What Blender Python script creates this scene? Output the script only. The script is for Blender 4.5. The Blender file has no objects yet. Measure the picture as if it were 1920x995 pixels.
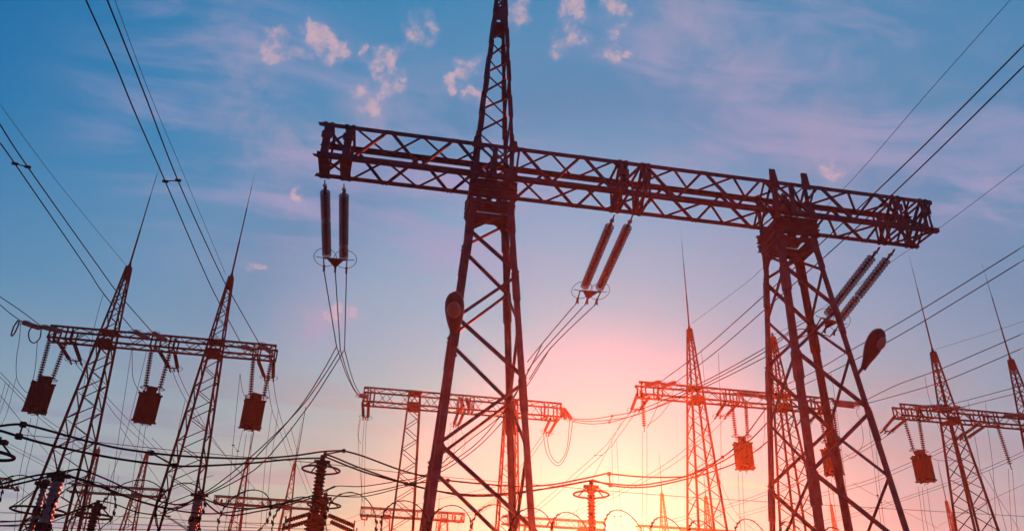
import bpy, math, random
from mathutils import Vector, Matrix
random.seed(7)
R_ = math.radians
sc = bpy.context.scene
col = sc.collection

# ------------------------------------------------------------------ camera
FPX, PITCH, ROLL, YAW = 1436.49, 0.49171, 0.03254, 0.1572
def _frame():
    F = Vector((0, math.cos(PITCH), math.sin(PITCH))); U = Vector((0, -math.sin(PITCH), math.cos(PITCH))); R = Vector((1, 0, 0))
    R2 = R*math.cos(ROLL)+U*math.sin(ROLL); U2 = -R*math.sin(ROLL)+U*math.cos(ROLL)
    m = Matrix.Rotation(-YAW, 3, 'Z')          # world x runs along the gantries
    return m@R2, m@U2, m@F
CR, CU, CF = _frame()
EYE = Vector((0, 0, 1.6))
cam = bpy.data.objects.new('camera', bpy.data.cameras.new('camera'))
col.objects.link(cam)
cam.matrix_world = Matrix((( CR.x, CU.x, -CF.x, EYE.x), (CR.y, CU.y, -CF.y, EYE.y), (CR.z, CU.z, -CF.z, EYE.z), (0, 0, 0, 1)))
cam.data.sensor_width = 36
cam.data.lens = FPX/1920*36
cam.data.clip_start = 0.05; cam.data.clip_end = 3000
sc.camera = cam
def ray(x, y): return CF + CR*((x-960)/FPX) - CU*((y-497.5)/FPX)
def at(x, y, D): k = ray(x, y); return EYE + k*(D/k.y)            # point of the world at a depth
def atz(x, y, Z): k = ray(x, y); return EYE + k*((Z-1.6)/k.z)     # point of the world at a height
def ats(x, y, S): k = ray(x, y); return EYE + k*(S/k.x)

# ------------------------------------------------------------------ sky, sun, exposure
SUN = ray(1140, 1000).normalized()
sc.view_settings.view_transform = 'Standard'; sc.view_settings.look = 'None'
sc.view_settings.exposure = 2.2; sc.view_settings.gamma = 1
sc.cycles.use_denoising = True
sc.cycles.max_bounces = 6; sc.cycles.diffuse_bounces = 2; sc.cycles.glossy_bounces = 2
sc.cycles.transparent_max_bounces = 48; sc.cycles.volume_bounces = 0; sc.cycles.transmission_bounces = 4

def s2l(c): return tuple(((v/255)/12.92 if v/255 <= 0.04045 else ((v/255+0.055)/1.055)**2.4) for v in c)
world = bpy.data.worlds.new('World'); sc.world = world; world.use_nodes = True
nt = world.node_tree; N = nt.nodes; Lk = nt.links; N.clear()
def nd(t, **k):
    n = N.new(t)
    for a, b in k.items(): setattr(n, a, b)
    return n
def put(sock, v):
    if isinstance(v, bpy.types.NodeSocket): Lk.new(v, sock)
    else: sock.default_value = v
def mth(op, a, b=0.0, c=0.0, clamp=False):
    n = nd('ShaderNodeMath', operation=op, use_clamp=clamp); put(n.inputs[0], a); put(n.inputs[1], b); put(n.inputs[2], c); return n.outputs[0]
def vdot(a, b):
    n = nd('ShaderNodeVectorMath', operation='DOT_PRODUCT'); put(n.inputs[0], a); put(n.inputs[1], b); return n.outputs['Value']
def ramp(fac, stops, interp='EASE'):
    n = nd('ShaderNodeValToRGB'); put(n.inputs[0], fac); cr = n.color_ramp; cr.interpolation = interp
    while len(cr.elements) < len(stops): cr.elements.new(0.5)
    for e, (p, c) in zip(cr.elements, stops):
        e.position = p; e.color = (*s2l(c), 1) if len(c) == 3 else c
    return n.outputs[0]
def mix(f, a, b):
    n = nd('ShaderNodeMix', data_type='RGBA'); put(n.inputs[0], f); put(n.inputs[6], a); put(n.inputs[7], b); return n.outputs[2]
def noise(vec, scale, detail=6, rough=0.55, dist=0.0):
    n = nd('ShaderNodeTexNoise'); put(n.inputs['Vector'], vec); n.inputs['Scale'].default_value = scale
    n.inputs['Detail'].default_value = detail; n.inputs['Roughness'].default_value = rough; n.inputs['Distortion'].default_value = dist
    return n.outputs[0]
def rng(v, a, b, lo=0.0, hi=1.0):
    n = nd('ShaderNodeMapRange', interpolation_type='SMOOTHSTEP'); put(n.inputs[0], v)
    n.inputs[1].default_value = a; n.inputs[2].default_value = b; n.inputs[3].default_value = lo; n.inputs[4].default_value = hi
    return n.outputs[0]
DIR = nd('ShaderNodeTexCoord').outputs['Generated']
sep = nd('ShaderNodeSeparateXYZ'); put(sep.inputs[0], DIR)
ang = mth('DIVIDE', mth('ARCCOSINE', vdot(DIR, tuple(SUN))), math.pi)        # 0 at the sun .. 1 opposite
elev = mth('DIVIDE', mth('ARCSINE', sep.outputs[2]), math.pi/2)              # 0 horizon .. 1 zenith
def a_(d): return d/180
def e_(d): return d/90
base = ramp(ang, [(0, (10, 198, 206)), (a_(4), (0, 190, 208)), (a_(8), (0, 190, 204)), (a_(11), (0, 188, 209)), (a_(16), (30, 175, 204)), (a_(20), (98, 168, 200)), (a_(25), (102, 160, 194)),
                  (a_(31), (78, 137, 179)), (a_(36), (70, 138, 181)), (a_(43), (42, 130, 179)), (a_(53), (4, 112, 168)), (a_(80), (2, 70, 120)), (a_(180), (4, 30, 60))], 'LINEAR')
low = ramp(ang, [(0, (20, 212, 212)), (a_(8), (0, 202, 182)), (a_(15), (0, 196, 164)), (a_(20), (90, 184, 158)), (a_(25), (136, 182, 166)), (a_(37), (152, 178, 179)), (a_(48), (142, 170, 176)), (a_(80), (80, 105, 130)), (a_(180), (25, 42, 60))], 'LINEAR')
wlow = ramp(elev, [(0, (1, 1, 1, 1)), (e_(9), (.95, .95, .95, 1)), (e_(15), (.6, .6, .6, 1)), (e_(22), (.2, .2, .2, 1)), (e_(32), (0, 0, 0, 1))], 'LINEAR')
skycol = mix(wlow, base, low)
# rightwards the high sky is paler than the deep blue on the left
rgt = rng(vdot(DIR, tuple(CR)), 0.0, 0.55)
skycol = mix(mth('MULTIPLY', rgt, 0.40), skycol, (*s2l((92, 136, 174)), 1))
def blob(x, y, w, src=None):
    """round patch of the sky about a direction, w in degrees"""
    c = ray(x, y).normalized(); d = mth('ARCCOSINE', mth('MINIMUM', vdot(src or DIR, tuple(c)), 1.0))
    return rng(d, R_(w), R_(w*0.15))
def addup(lst):
    r = lst[0]
    for q in lst[1:]: r = mth('MAXIMUM', r, q)
    return r
# cloud plane coordinates (a flat layer overhead)
inv = mth('DIVIDE', 1.0, mth('MAXIMUM', mth('ADD', sep.outputs[2], 0.06), 0.02))
cmb = nd('ShaderNodeCombineXYZ'); put(cmb.inputs[0], mth('MULTIPLY', sep.outputs[0], inv)); put(cmb.inputs[1], mth('MULTIPLY', sep.outputs[1], inv))
PL = cmb.outputs[0]
def rotscale(vec, ang_, sx, sy):
    m = nd('ShaderNodeMapping'); put(m.inputs[0], vec); m.inputs['Rotation'].default_value = (0, 0, ang_); m.inputs['Scale'].default_value = (sx, sy, 1); return m.outputs[0]
# 1 broad mauve veils
veilmask = addup([blob(460, 210, 14), blob(560, 330, 10), blob(1480, 150, 16), blob(1600, 270, 12), blob(1330, 60, 12), blob(860, 330, 12), blob(400, 60, 8), blob(1850, 320, 8)])
vn = rng(noise(rotscale(PL, 0.7, 1.0, 2.6), 2.4, 8, .62, .6), 0.40, 0.66)
skycol = mix(mth('MULTIPLY', mth('MULTIPLY', veilmask, vn), 0.85), skycol, (*s2l((150, 154, 192)), 1))
streak = addup([blob(1290, 50, 5), blob(1350, 110, 4.5), (blob(1420, 175, 4.5)), blob(1490, 225, 4.5), blob(1550, 275, 5), blob(1640, 300, 5), blob(1760, 315, 5), blob(440, 110, 4.5), blob(480, 200, 4.5), blob(530, 280, 5), blob(700, 220, 4), blob(600, 600, 4.5)])
sn_ = rng(noise(DIR, 9, 9, .66, .5), .34, .68)
skycol = mix(mth('MULTIPLY', mth('MULTIPLY', streak, sn_), .75), skycol, (*s2l((160, 156, 186)), 1))
# 2 small puffs, pink where the low sun reaches them
puffs = [(500, 84, 1.6), (525, 82, 1.6), (550, 84, 1.5), (590, 78, 1.5), (610, 88, 1.5), (632, 102, 1.5), (780, 38, 2.0), (768, 82, 1.7), (735, 118, 1.7), (712, 124, 1.5), (730, 165, 1.7), (700, 195, 2.2), (885, 130, 1.6), (860, 154, 1.4),
         (560, 378, 1.4), (1060, 18, 2.2), (965, 14, 2.2), (1150, 22, 2.0), (1148, 80, 1.9), (1060, 78, 2.0), (1185, 92, .9), (1560, 305, 2.2), (900, 180, 1.4), (640, 590, 1.7), (480, 514, .9), (684, 104, .8)]
wn = nd('ShaderNodeTexNoise'); put(wn.inputs['Vector'], DIR); wn.inputs['Scale'].default_value = 26; wn.inputs['Detail'].default_value = 5
wv = nd('ShaderNodeVectorMath', operation='MULTIPLY_ADD'); Lk.new(wn.outputs['Color'], wv.inputs[0]); wv.inputs[1].default_value = (.10, .10, .06); put(wv.inputs[2], DIR)
wsub = nd('ShaderNodeVectorMath', operation='SUBTRACT'); Lk.new(wv.outputs[0], wsub.inputs[0]); wsub.inputs[1].default_value = (.05, .05, .03)
wnm = nd('ShaderNodeVectorMath', operation='NORMALIZE'); Lk.new(wsub.outputs[0], wnm.inputs[0]); WD = wnm.outputs[0]
pm = addup([blob(*q, WD) for q in puffs])
pn = noise(DIR, 34, 12, .68, .1)
pf = mth('MULTIPLY', rng(mth('ADD', mth('MULTIPLY', pm, 0.24), pn), 0.45, 1.04), rng(pm, 0.0, 0.95))
skycol = mix(mth('MULTIPLY', pf, .92), skycol, mix(rng(pf, .15, .6), (*s2l((160, 156, 188)), 1), (*s2l((216, 178, 184)), 1)))
# 3 long grey-violet bars low over the horizon, stronger on the left
ln = noise(rotscale(PL, -0.12, 0.55, 1.5), 2.1, 8, .6, .4)
lowm = mth('MULTIPLY', rng(elev, e_(21), e_(16)), rng(ang, a_(9), a_(24)))
bar = mth('MULTIPLY', rng(ln, .47, .60), lowm)
skycol = mix(mth('MULTIPLY', bar, 0.6), skycol, mix(rng(ang, a_(12), a_(36)), (*s2l((120, 156, 152)), 1), (*s2l((118, 146, 170)), 1)))
gl = rng(noise(rotscale(PL, 0.1, 0.4, 1.6), 3.0, 7, .55, .3), .56, .72)
skycol = mix(mth('MULTIPLY', mth('MULTIPLY', gl, rng(elev, e_(16), e_(10))), mth('MULTIPLY', rng(ang, a_(34), a_(10)), .6)), skycol, (*s2l((150, 212, 150)), 1))
bg = nd('ShaderNodeBackground'); put(bg.inputs[0], skycol); bg.inputs[1].default_value = 0.218
# a little physical sky for the colour of the light overhead
nis = nd('ShaderNodeTexSky', sky_type='NISHITA'); nis.sun_disc = False; nis.sun_elevation = math.asin(SUN.z); nis.sun_rotation = math.atan2(SUN.x, SUN.y)
bg2 = nd('ShaderNodeBackground'); put(bg2.inputs[0], nis.outputs[0]); bg2.inputs[1].default_value = 0.0007
ad = nd('ShaderNodeAddShader'); Lk.new(bg.outputs[0], ad.inputs[0]); Lk.new(bg2.outputs[0], ad.inputs[1])
wo = nd('ShaderNodeOutputWorld'); Lk.new(ad.outputs[0], wo.inputs[0])

sun = bpy.data.objects.new('sun', bpy.data.lights.new('sun', 'SUN')); col.objects.link(sun)
sun.data.energy = 5.0; sun.data.color = (1.0, 0.065, 0.012); sun.data.angle = R_(0.6)
sun.rotation_euler = (-SUN).to_track_quat('-Z', 'Y').to_euler()

# ------------------------------------------------------------------ materials
def mat(name, c, rough=.6, metal=0.0, var=.25, scale=6.0, c2=None, bump=0.0, spec=.5):
    m = bpy.data.materials.new(name); m.use_nodes = True; t = m.node_tree; b = t.nodes['Principled BSDF']
    no = t.nodes.new('ShaderNodeTexNoise'); no.inputs['Scale'].default_value = scale; no.inputs['Detail'].default_value = 6
    tc = t.nodes.new('ShaderNodeTexCoord'); t.links.new(tc.outputs['Object'], no.inputs['Vector'])
    cr = t.nodes.new('ShaderNodeValToRGB'); t.links.new(no.outputs[0], cr.inputs[0])
    c2 = c2 or tuple(v*(1-var) for v in c)
    cr.color_ramp.elements[0].position = .35; cr.color_ramp.elements[0].color = (*c2, 1)
    cr.color_ramp.elements[1].position = .65; cr.color_ramp.elements[1].color = (*c, 1)
    t.links.new(cr.outputs[0], b.inputs['Base Color'])
    b.inputs['Roughness'].default_value = rough; b.inputs['Metallic'].default_value = metal
    b.inputs['Specular IOR Level'].default_value = spec
    if bump:
        bp = t.nodes.new('ShaderNodeBump'); bp.inputs['Strength'].default_value = bump; t.links.new(no.outputs[0], bp.inputs['Height']); t.links.new(bp.outputs[0], b.inputs['Normal'])
    return m
M = {
    'steel': mat('painted_steel', (.016, .054, .090), .65, .0, scale=3, c2=(.008, .026, .046), spec=.05),
    'steel_far': mat('weathered_steel', (.007, .011, .016), .75, .0, scale=2, c2=(.004, .006, .010), spec=0.0),
    'cable': mat('aluminium_conductor', (.005, .007, .010), .75, .0, scale=20, spec=0.0),
    'cable_thin': mat('steel_wire', (.005, .006, .009), .75, .0, scale=20, spec=0.0),
    'fitting': mat('galvanised_fitting', (.010, .016, .024), .6, .0, scale=9, spec=0.0),
    'porcelain': mat('brown_porcelain', (.012, .011, .013), .5, .0, scale=5, spec=0.0),
    'porcelain_grey': mat('grey_porcelain', (.12, .15, .17), .35, .0, scale=5, spec=.4),
    'trap': mat('line_trap_paint', (.008, .005, .007), .75, .0, scale=4, c2=(.005, .004, .005), spec=0.0),
    'lamp': mat('lamp_housing', (.025, .026, .032), .5, .0, scale=4, spec=.15),
    'glass_far': mat('pale_glass_discs', (.11, .13, .15), .35, .0, scale=8, spec=.4),
    'razor': mat('razor_wire_steel', (.012, .013, .016), .6, .0, scale=15, spec=.02),
    'ground': mat('gravel', (.18, .165, .15), .95, .0, scale=40, c2=(.10, .09, .08), bump=.4),
    'concrete': mat('concrete', (.30, .29, .27), .9, .0, scale=8, bump=.1),
}
def glass_mat():
    m = bpy.data.materials.new('toughened_glass'); m.use_nodes = True; t = m.node_tree; t.nodes.clear()
    o = t.nodes.new('ShaderNodeOutputMaterial'); tr = t.nodes.new('ShaderNodeBsdfTransparent'); tr.inputs[0].default_value = (.80, .86, .88, 1)
    gb = t.nodes.new('ShaderNodeBsdfPrincipled'); gb.inputs['Base Color'].default_value = (.008, .014, .018, 1); gb.inputs['Roughness'].default_value = .22; gb.inputs['Specular IOR Level'].default_value = .25
    lw = t.nodes.new('ShaderNodeLayerWeight'); lw.inputs[0].default_value = .55
    mr = t.nodes.new('ShaderNodeMapRange'); mr.inputs[3].default_value = .32; mr.inputs[4].default_value = .92
    t.links.new(lw.outputs['Facing'], mr.inputs[0])
    mx = t.nodes.new('ShaderNodeMixShader'); t.links.new(mr.outputs[0], mx.inputs[0]); t.links.new(tr.outputs[0], mx.inputs[1]); t.links.new(gb.outputs[0], mx.inputs[2]); t.links.new(mx.outputs[0], o.inputs[0])
    return m
M['glass'] = glass_mat()
def lens_mat():
    m = bpy.data.materials.new('lamp_lens'); m.use_nodes = True; b = m.node_tree.nodes['Principled BSDF']
    b.inputs['Base Color'].default_value = (.16, .15, .15, 1); b.inputs['Roughness'].default_value = .15; b.inputs['Coat Weight'].default_value = .5
    return m
M['lens'] = lens_mat()

# ------------------------------------------------------------------ mesh helpers
def V(*a): return Vector(a)
def basis(d, up=None):
    d = d.normalized(); up = Vector(up) if up is not None else (Vector((0, 0, 1)) if abs(d.z) < .93 else Vector((0, 1, 0)))
    x = d.cross(up)
    if x.length < 1e-5: x = d.cross(Vector((1, 0, 0)))
    x.normalize(); return x, x.cross(d).normalized()
class MB:
    def __init__(s): s.v = []; s.f = []; s.m = []
    def ring(s, pts): i = len(s.v); s.v += pts; return list(range(i, i+len(pts)))
    def add(s, pts, faces, mi=0):
        i = len(s.v); s.v += [Vector(p) for p in pts]; s.f += [[i+k for k in f] for f in faces]; s.m += [mi]*len(faces)
    def bar(s, a, b, w, t=None, up=None):
        a = Vector(a); b = Vector(b); t = t or w; x, y = basis(b-a, up); x = x*w/2; y = y*t/2
        p = [a-x-y, a+x-y, a+x+y, a-x+y, b-x-y, b+x-y, b+x+y, b-x+y]
        s.add(p, [(0, 3, 2, 1), (4, 5, 6, 7), (0, 1, 5, 4), (1, 2, 6, 5), (2, 3, 7, 6), (3, 0, 4, 7)])
    def angle(s, a, b, w, t, dx, dy):
        """rolled L section; legs reach from the corner line towards dx and dy"""
        a = Vector(a); b = Vector(b); d = (b-a).normalized()
        dx = Vector(dx); dy = Vector(dy); dx = (dx-d*dx.dot(d)).normalized(); dy = (dy-d*dy.dot(d)).normalized()
        prof = [(0, 0), (w, 0), (w, t), (t, t), (t, w), (0, w)]
        A = [a+dx*p+dy*q for p, q in prof]; B = [b+dx*p+dy*q for p, q in prof]
        f = [(i, (i+1) % 6, 6+(i+1) % 6, 6+i) for i in range(6)] + [(0, 3, 2, 1), (0, 5, 4, 3), (6, 7, 8, 9), (6, 9, 10, 11)]
        s.add(A+B, f)
    def tube(s, path, r, n=6, closed=False, taper=None):
        path = [Vector(p) for p in path]; K = len(path); base = len(s.v); prev = None
        for i, p in enumerate(path):
            d = (path[(i+1) % K]-path[i-1]) if closed else (path[min(i+1, K-1)]-path[max(i-1, 0)])
            d.normalize()
            if prev is None: x, y = basis(d)
            else:
                x = prev-d*prev.dot(d); x.normalize(); y = d.cross(x)
            prev = x; rr = r if taper is None else r*taper[i]
            for k in range(n):
                q = 2*math.pi*k/n; s.v.append(p+x*rr*math.cos(q)+y*rr*math.sin(q))
        for i in range(K if closed else K-1):
            j = (i+1) % K
            for k in range(n):
                l = (k+1) % n; s.f.append([base+i*n+k, base+i*n+l, base+j*n+l, base+j*n+k]); s.m.append(0)
        if not closed:
            s.f.append([base+k for k in range(n)][::-1]); s.m.append(0); s.f.append([base+(K-1)*n+k for k in range(n)]); s.m.append(0)
    def lathe(s, a, b, prof, n=10, mi=0):
        """prof: list of (t along a-b in metres, radius)"""
        a = Vector(a); b = Vector(b); d = (b-a).normalized(); x, y = basis(d); base = len(s.v); K = len(prof)
        for t, r in prof:
            for k in range(n):
                q = 2*math.pi*k/n; s.v.append(a+d*t+x*r*math.cos(q)+y*r*math.sin(q))
        for i in range(K-1):
            for k in range(n):
                l = (k+1) % n; s.f.append([base+i*n+k, base+(i+1)*n+k, base+(i+1)*n+l, base+i*n+l]); s.m.append(mi)
        s.f.append([base+k for k in range(n)]); s.m.append(mi); s.f.append([base+(K-1)*n+k for k in range(n)][::-1]); s.m.append(mi)
    def torus(s, c, ax, R, r, n=28, m=6):
        x, y = basis(Vector(ax)); c = Vector(c)
        s.tube([c+x*R*math.cos(2*math.pi*i/n)+y*R*math.sin(2*math.pi*i/n) for i in range(n)], r, m, closed=True)
    def plate(s, pts, nrm, t):
        nrm = Vector(nrm).normalized()*t/2; pts = [Vector(p) for p in pts]; n = len(pts)
        s.add([p-nrm for p in pts]+[p+nrm for p in pts], [tuple(range(n))[::-1], tuple(range(n, 2*n))]+[(i, (i+1) % n, n+(i+1) % n, n+i) for i in range(n)])
    def build(s, name, m, parent=None, smooth=False, origin=None):
        me = bpy.data.meshes.new(name); me.from_pydata([tuple(p) for p in s.v], [], s.f)
        ms = m if isinstance(m, (list, tuple)) else [m]
        for q in ms: me.materials.append(q)
        if len(ms) > 1: me.polygons.foreach_set('material_index', s.m)
        if smooth: me.polygons.foreach_set('use_smooth', [True]*len(me.polygons))
        me.update()
        o = bpy.data.objects.new(name, me); col.objects.link(o)
        if parent is not None: o.parent = parent
        return o
OFF = {}
def thing(name, label, cat, loc=(0, 0, 0), group=None):
    o = bpy.data.objects.new(name, None); col.objects.link(o); o.location = loc
    o['label'] = label; o['category'] = cat
    if group: o['group'] = group
    o.empty_display_size = .2
    return o
def tag(o, label, cat, group=None):
    o['label'] = label; o['category'] = cat
    if group: o['group'] = group
    return o
def shift(mb, loc):
    l = Vector(loc); mb.v = [Vector(p)-l for p in mb.v]; return mb
def copy_tree(o, parent=None):
    c = o.copy(); col.objects.link(c); c.parent = parent
    for ch in o.children: copy_tree(ch, c)
    return c

# ------------------------------------------------------------------ setting
g = MB(); g.add([(-150, -60, 0), (170, -60, 0), (170, 270, 0), (-150, 270, 0)], [(0, 1, 2, 3)])
o = g.build('ground', M['ground']); o['kind'] = 'structure'

# ------------------------------------------------------------------ lattice beams and towers
def box_beam(root, x0, x1, y0, dep, z0, h, cw, bw, nseg, mt, Lsec=True, name='crossbeam', phase=0, pairs=True):
    """box lattice girder along x; crossbeam > chord x4, face_bracing x4"""
    y1 = y0+dep; z1 = z0+h
    node = MB()
    for (y, z) in ((y0, z0), (y0, z1), (y1, z0), (y1, z1)):
        for xx in (x0, x1): node.plate([(xx, y, z-.0), (xx, y, z+(.16 if z == z0 else -.16)), (xx+(.2 if xx == x0 else -.2), y, z)], (0, 1, 0), .015)
    beam = node.build(name, mt, root)
    for (y, z) in ((y0, z0), (y0, z1), (y1, z0), (y1, z1)):
        c = MB(); dy = (0, 1 if y == y0 else -1, 0); dz = (0, 0, 1 if z == z0 else -1)
        if Lsec: c.angle((x0, y, z), (x1, y, z), cw, cw*.14, dy, dz)
        else: c.bar((x0, y, z), (x1, y, z), cw)
        c.build('chord', mt, beam)
    xs = [x0+(x1-x0)*i/nseg for i in range(nseg+1)]
    def face(P, Q, nrm, ph, off):
        b = MB(); off = Vector(off)
        for i in range(nseg):
            a = P(xs[i]) if (i+ph) % 2 == 0 else Q(xs[i]); c = Q(xs[i+1]) if (i+ph) % 2 == 0 else P(xs[i+1])
            a = Vector(a)+off; c = Vector(c)+off
            if Lsec: 
                d = (c-a).normalized(); w = Vector(nrm); b.angle(a, c, bw, bw*.14, w, d.cross(w))
            else: b.bar(a, c, bw, bw*.5)
            if Lsec:
                for q in (a,):
                    e = .13; b.plate([q+Vector((-e, 0, 0)), q+Vector((e, 0, 0)), q+(c-a).normalized()*e*1.5+Vector((.02, 0, 0)), q+Vector((-e*.6, 0, 0))+(Vector((0, (c-a).y, (c-a).z))).normalized()*e], nrm, .012)
        b.build('face_bracing', mt, beam)
    e = cw*.16+.004
    face(lambda x: (x, y0, z0), lambda x: (x, y0, z1), (0, 1, 0), phase, (0, e, 0))
    face(lambda x: (x, y1, z0), lambda x: (x, y1, z1), (0, -1, 0), phase+1, (0, -e, 0))
    face(lambda x: (x, y0, z0), lambda x: (x, y1, z0), (0, 0, 1), phase+1, (0, 0, e))
    face(lambda x: (x, y0, z1), lambda x: (x, y1, z1), (0, 0, -1), phase, (0, 0, -e))
    return beam
def tower(root, cx, cy, lo, hi, nodes, cw, bw, mt, name='tower_leg', Lsec=True, gus=.16, phase=0, flat=None, postname='corner_post'):
    """four sided lattice shaft; lo/hi = (z, half x, half y); tower_leg > corner_post x4, face_bracing x4"""
    def half(z):
        k = (z-lo[0])/(hi[0]-lo[0]); return lo[1]+(hi[1]-lo[1])*k, lo[2]+(hi[2]-lo[2])*k
    def P(c, z):
        a, b = half(z); return Vector((cx+c[0]*a, cy+c[1]*b, z))
    cor = [(-1, -1), (1, -1), (1, 1), (-1, 1)]
    head = MB(); a, b = half(hi[0])
    for i in range(4):
        head.bar(P(cor[i], hi[0]-.02), P(cor[(i+1) % 4], hi[0]-.02), cw*.8, cw*.5)
    leg = head.build(name, mt, root)
    for c in cor:
        m = MB()
        if Lsec: m.angle(P(c, lo[0]), P(c, hi[0]), cw, cw*.13, (-c[0], 0, 0), (0, -c[1], 0))
        else: m.bar(P(c, lo[0]), P(c, hi[0]), cw)
        if Lsec and gus:
            for j, z in enumerate(nodes):          # splice plates wrap the post outside at the joints
                if (j % 2 == 0) == (c[0] > 0):
                    z2 = max(z-.95, lo[0]+.02); q = .022
                    m.angle(P(c, z2)+Vector((c[0]*q, c[1]*q, 0)), P(c, z)+Vector((c[0]*q, c[1]*q, 0)), cw+.05, .018, (-c[0], 0, 0), (0, -c[1], 0))
        m.build(postname, mt, leg)
    for i in range(4):
        A = cor[i]; B = cor[(i+1) % 4]; m = MB(); nrm = Vector((-(A[0]+B[0])/2, -(A[1]+B[1])/2, 0)); off = nrm*(cw*.15+.004)
        left = A if A[0]+A[1]*.1 < B[0]+B[1]*.1 else B; right = B if left is A else A
        if i in (1, 3): left, right = ((A, B) if A[1] < B[1] else (B, A))
        ends = [left, right]
        for j in range(len(nodes)-1):
            a = P(ends[(j+phase) % 2], nodes[j])+off; b = P(ends[(j+1+phase) % 2], nodes[j+1])+off
            d = (b-a).normalized()
            if Lsec: m.angle(a, b, bw, bw*.14, nrm, d.cross(nrm))
            else: m.bar(a, b, bw, bw*.6)
            if flat and j in flat: m.bar(P(A, nodes[j])+off*1.5, P(B, nodes[j])+off*1.5, bw*.8, bw*.4)
            if gus and Lsec:
                g_ = gus*.9; w = (P(ends[(j+1+phase) % 2], nodes[j])-P(ends[(j+phase) % 2], nodes[j])).normalized()
                m.plate([a+Vector((0, 0, g_)), a-Vector((0, 0, g_)), a+w*g_-Vector((0, 0, g_*.6)), a+w*g_+Vector((0, 0, g_*.2))], nrm, .012)
        m.build('face_bracing', mt, leg)
    return leg

# ---- the big portal in front
GX, GY, GL, GH, GD, GZ = -3.13, 20.62, 21.802, 1.310, 1.2606, 16.0
cyc = GY+GD/2
big = thing('portal_gantry', 'largest steel portal gantry in front, dark box beam on two tapered lattice towers', 'gantry', (GX+11, cyc, 0))
bl = big.location
_ob = MB.build
def lbuild(s, name, m, parent=None, smooth=False, origin=None):
    """verts are written in world space: make them relative to the thing they hang under"""
    r = parent
    while r is not None and r.parent is not None: r = r.parent
    if r is not None and not r.get('_local'): shift(s, r.location)
    return _ob(s, name, m, parent, smooth)
MB.build = lbuild
beam = box_beam(big, GX, GX+GL, GY, GD, GZ, GH, .155, .085, 20, M['steel'], phase=1)
# hanger posts: paired channels on the near and lower faces
def hanger(x, kind):
    m = MB(); w = .12
    for dx in (-w, w):
        m.angle((x+dx, GY-.012, GZ-.02), (x+dx, GY-.012, GZ+GH+.02), .085, .012, (1 if dx < 0 else -1, 0, 0), (0, 1, 0))
        m.angle((x+dx, GY+GD+.012, GZ-.02), (x+dx, GY+GD+.012, GZ+GH+.02), .085, .012, (1 if dx < 0 else -1, 0, 0), (0, -1, 0))
        m.bar((x+dx, GY-.01, GZ-.018), (x+dx, GY+GD+.01, GZ-.018), .09, .03)
        m.bar((x+dx, GY-.01, GZ+GH+.018), (x+dx, GY+GD+.01, GZ+GH+.018), .09, .03)
    if kind == 'solid':
        m.plate([(x-.17, GY+.1, GZ-.045), (x+.17, GY+.1, GZ-.045), (x+.17, GY+GD-.05, GZ-.045), (x-.17, GY+GD-.05, GZ-.045)], (0, 0, 1), .02)
        m.plate([(x-.1, GY+.02, GZ+.1), (x+.1, GY+.02, GZ+.1), (x+.1, GY+.02, GZ+1.2), (x-.1, GY+.02, GZ+1.2)], (0, 1, 0), .01)
    else:
        for dx in (-w, w):
            m.bar((x+dx, GY+.05, GZ+.06), (x+dx, GY+GD-.05, GZ+GH-.06), .1, .05); m.bar((x+dx+.02, GY+.05, GZ+GH-.06), (x+dx+.02, GY+GD-.05, GZ+.06), .1, .05)
            for q in (.15, .4, .65, .9):
                m.plate([(x+dx-.09, GY+GD*q, GZ+GH*q-.09), (x+dx+.09, GY+GD*q, GZ+GH*q-.09), (x+dx+.09, GY+GD*q, GZ+GH*q+.09), (x+dx-.09, GY+GD*q, GZ+GH*q+.09)], (0, 1, 0), .02)
    m.plate([(x-.17, GY-.03, GZ+.70), (x+.17, GY-.03, GZ+.70), (x+.17, GY-.03, GZ+.95), (x-.17, GY-.03, GZ+.95)], (0, 1, 0), .05)
    for bx in (-.11, .11):
        for bz in (.08, .2, .6, 1.05, 1.2): m.bar((x+bx, GY-.05, GZ+bz), (x+bx, GY-.01, GZ+bz), .03)
    m.build('hanger_frame', M['steel'], beam)
for x, k in ((GX+.22, 'solid'), (GX+.90, 'solid'), (GX+10.15, 'open'), (GX+10.95, 'open'), (GX+20.35, 'open'), (GX+21.45, 'open')): hanger(x, k)
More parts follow.
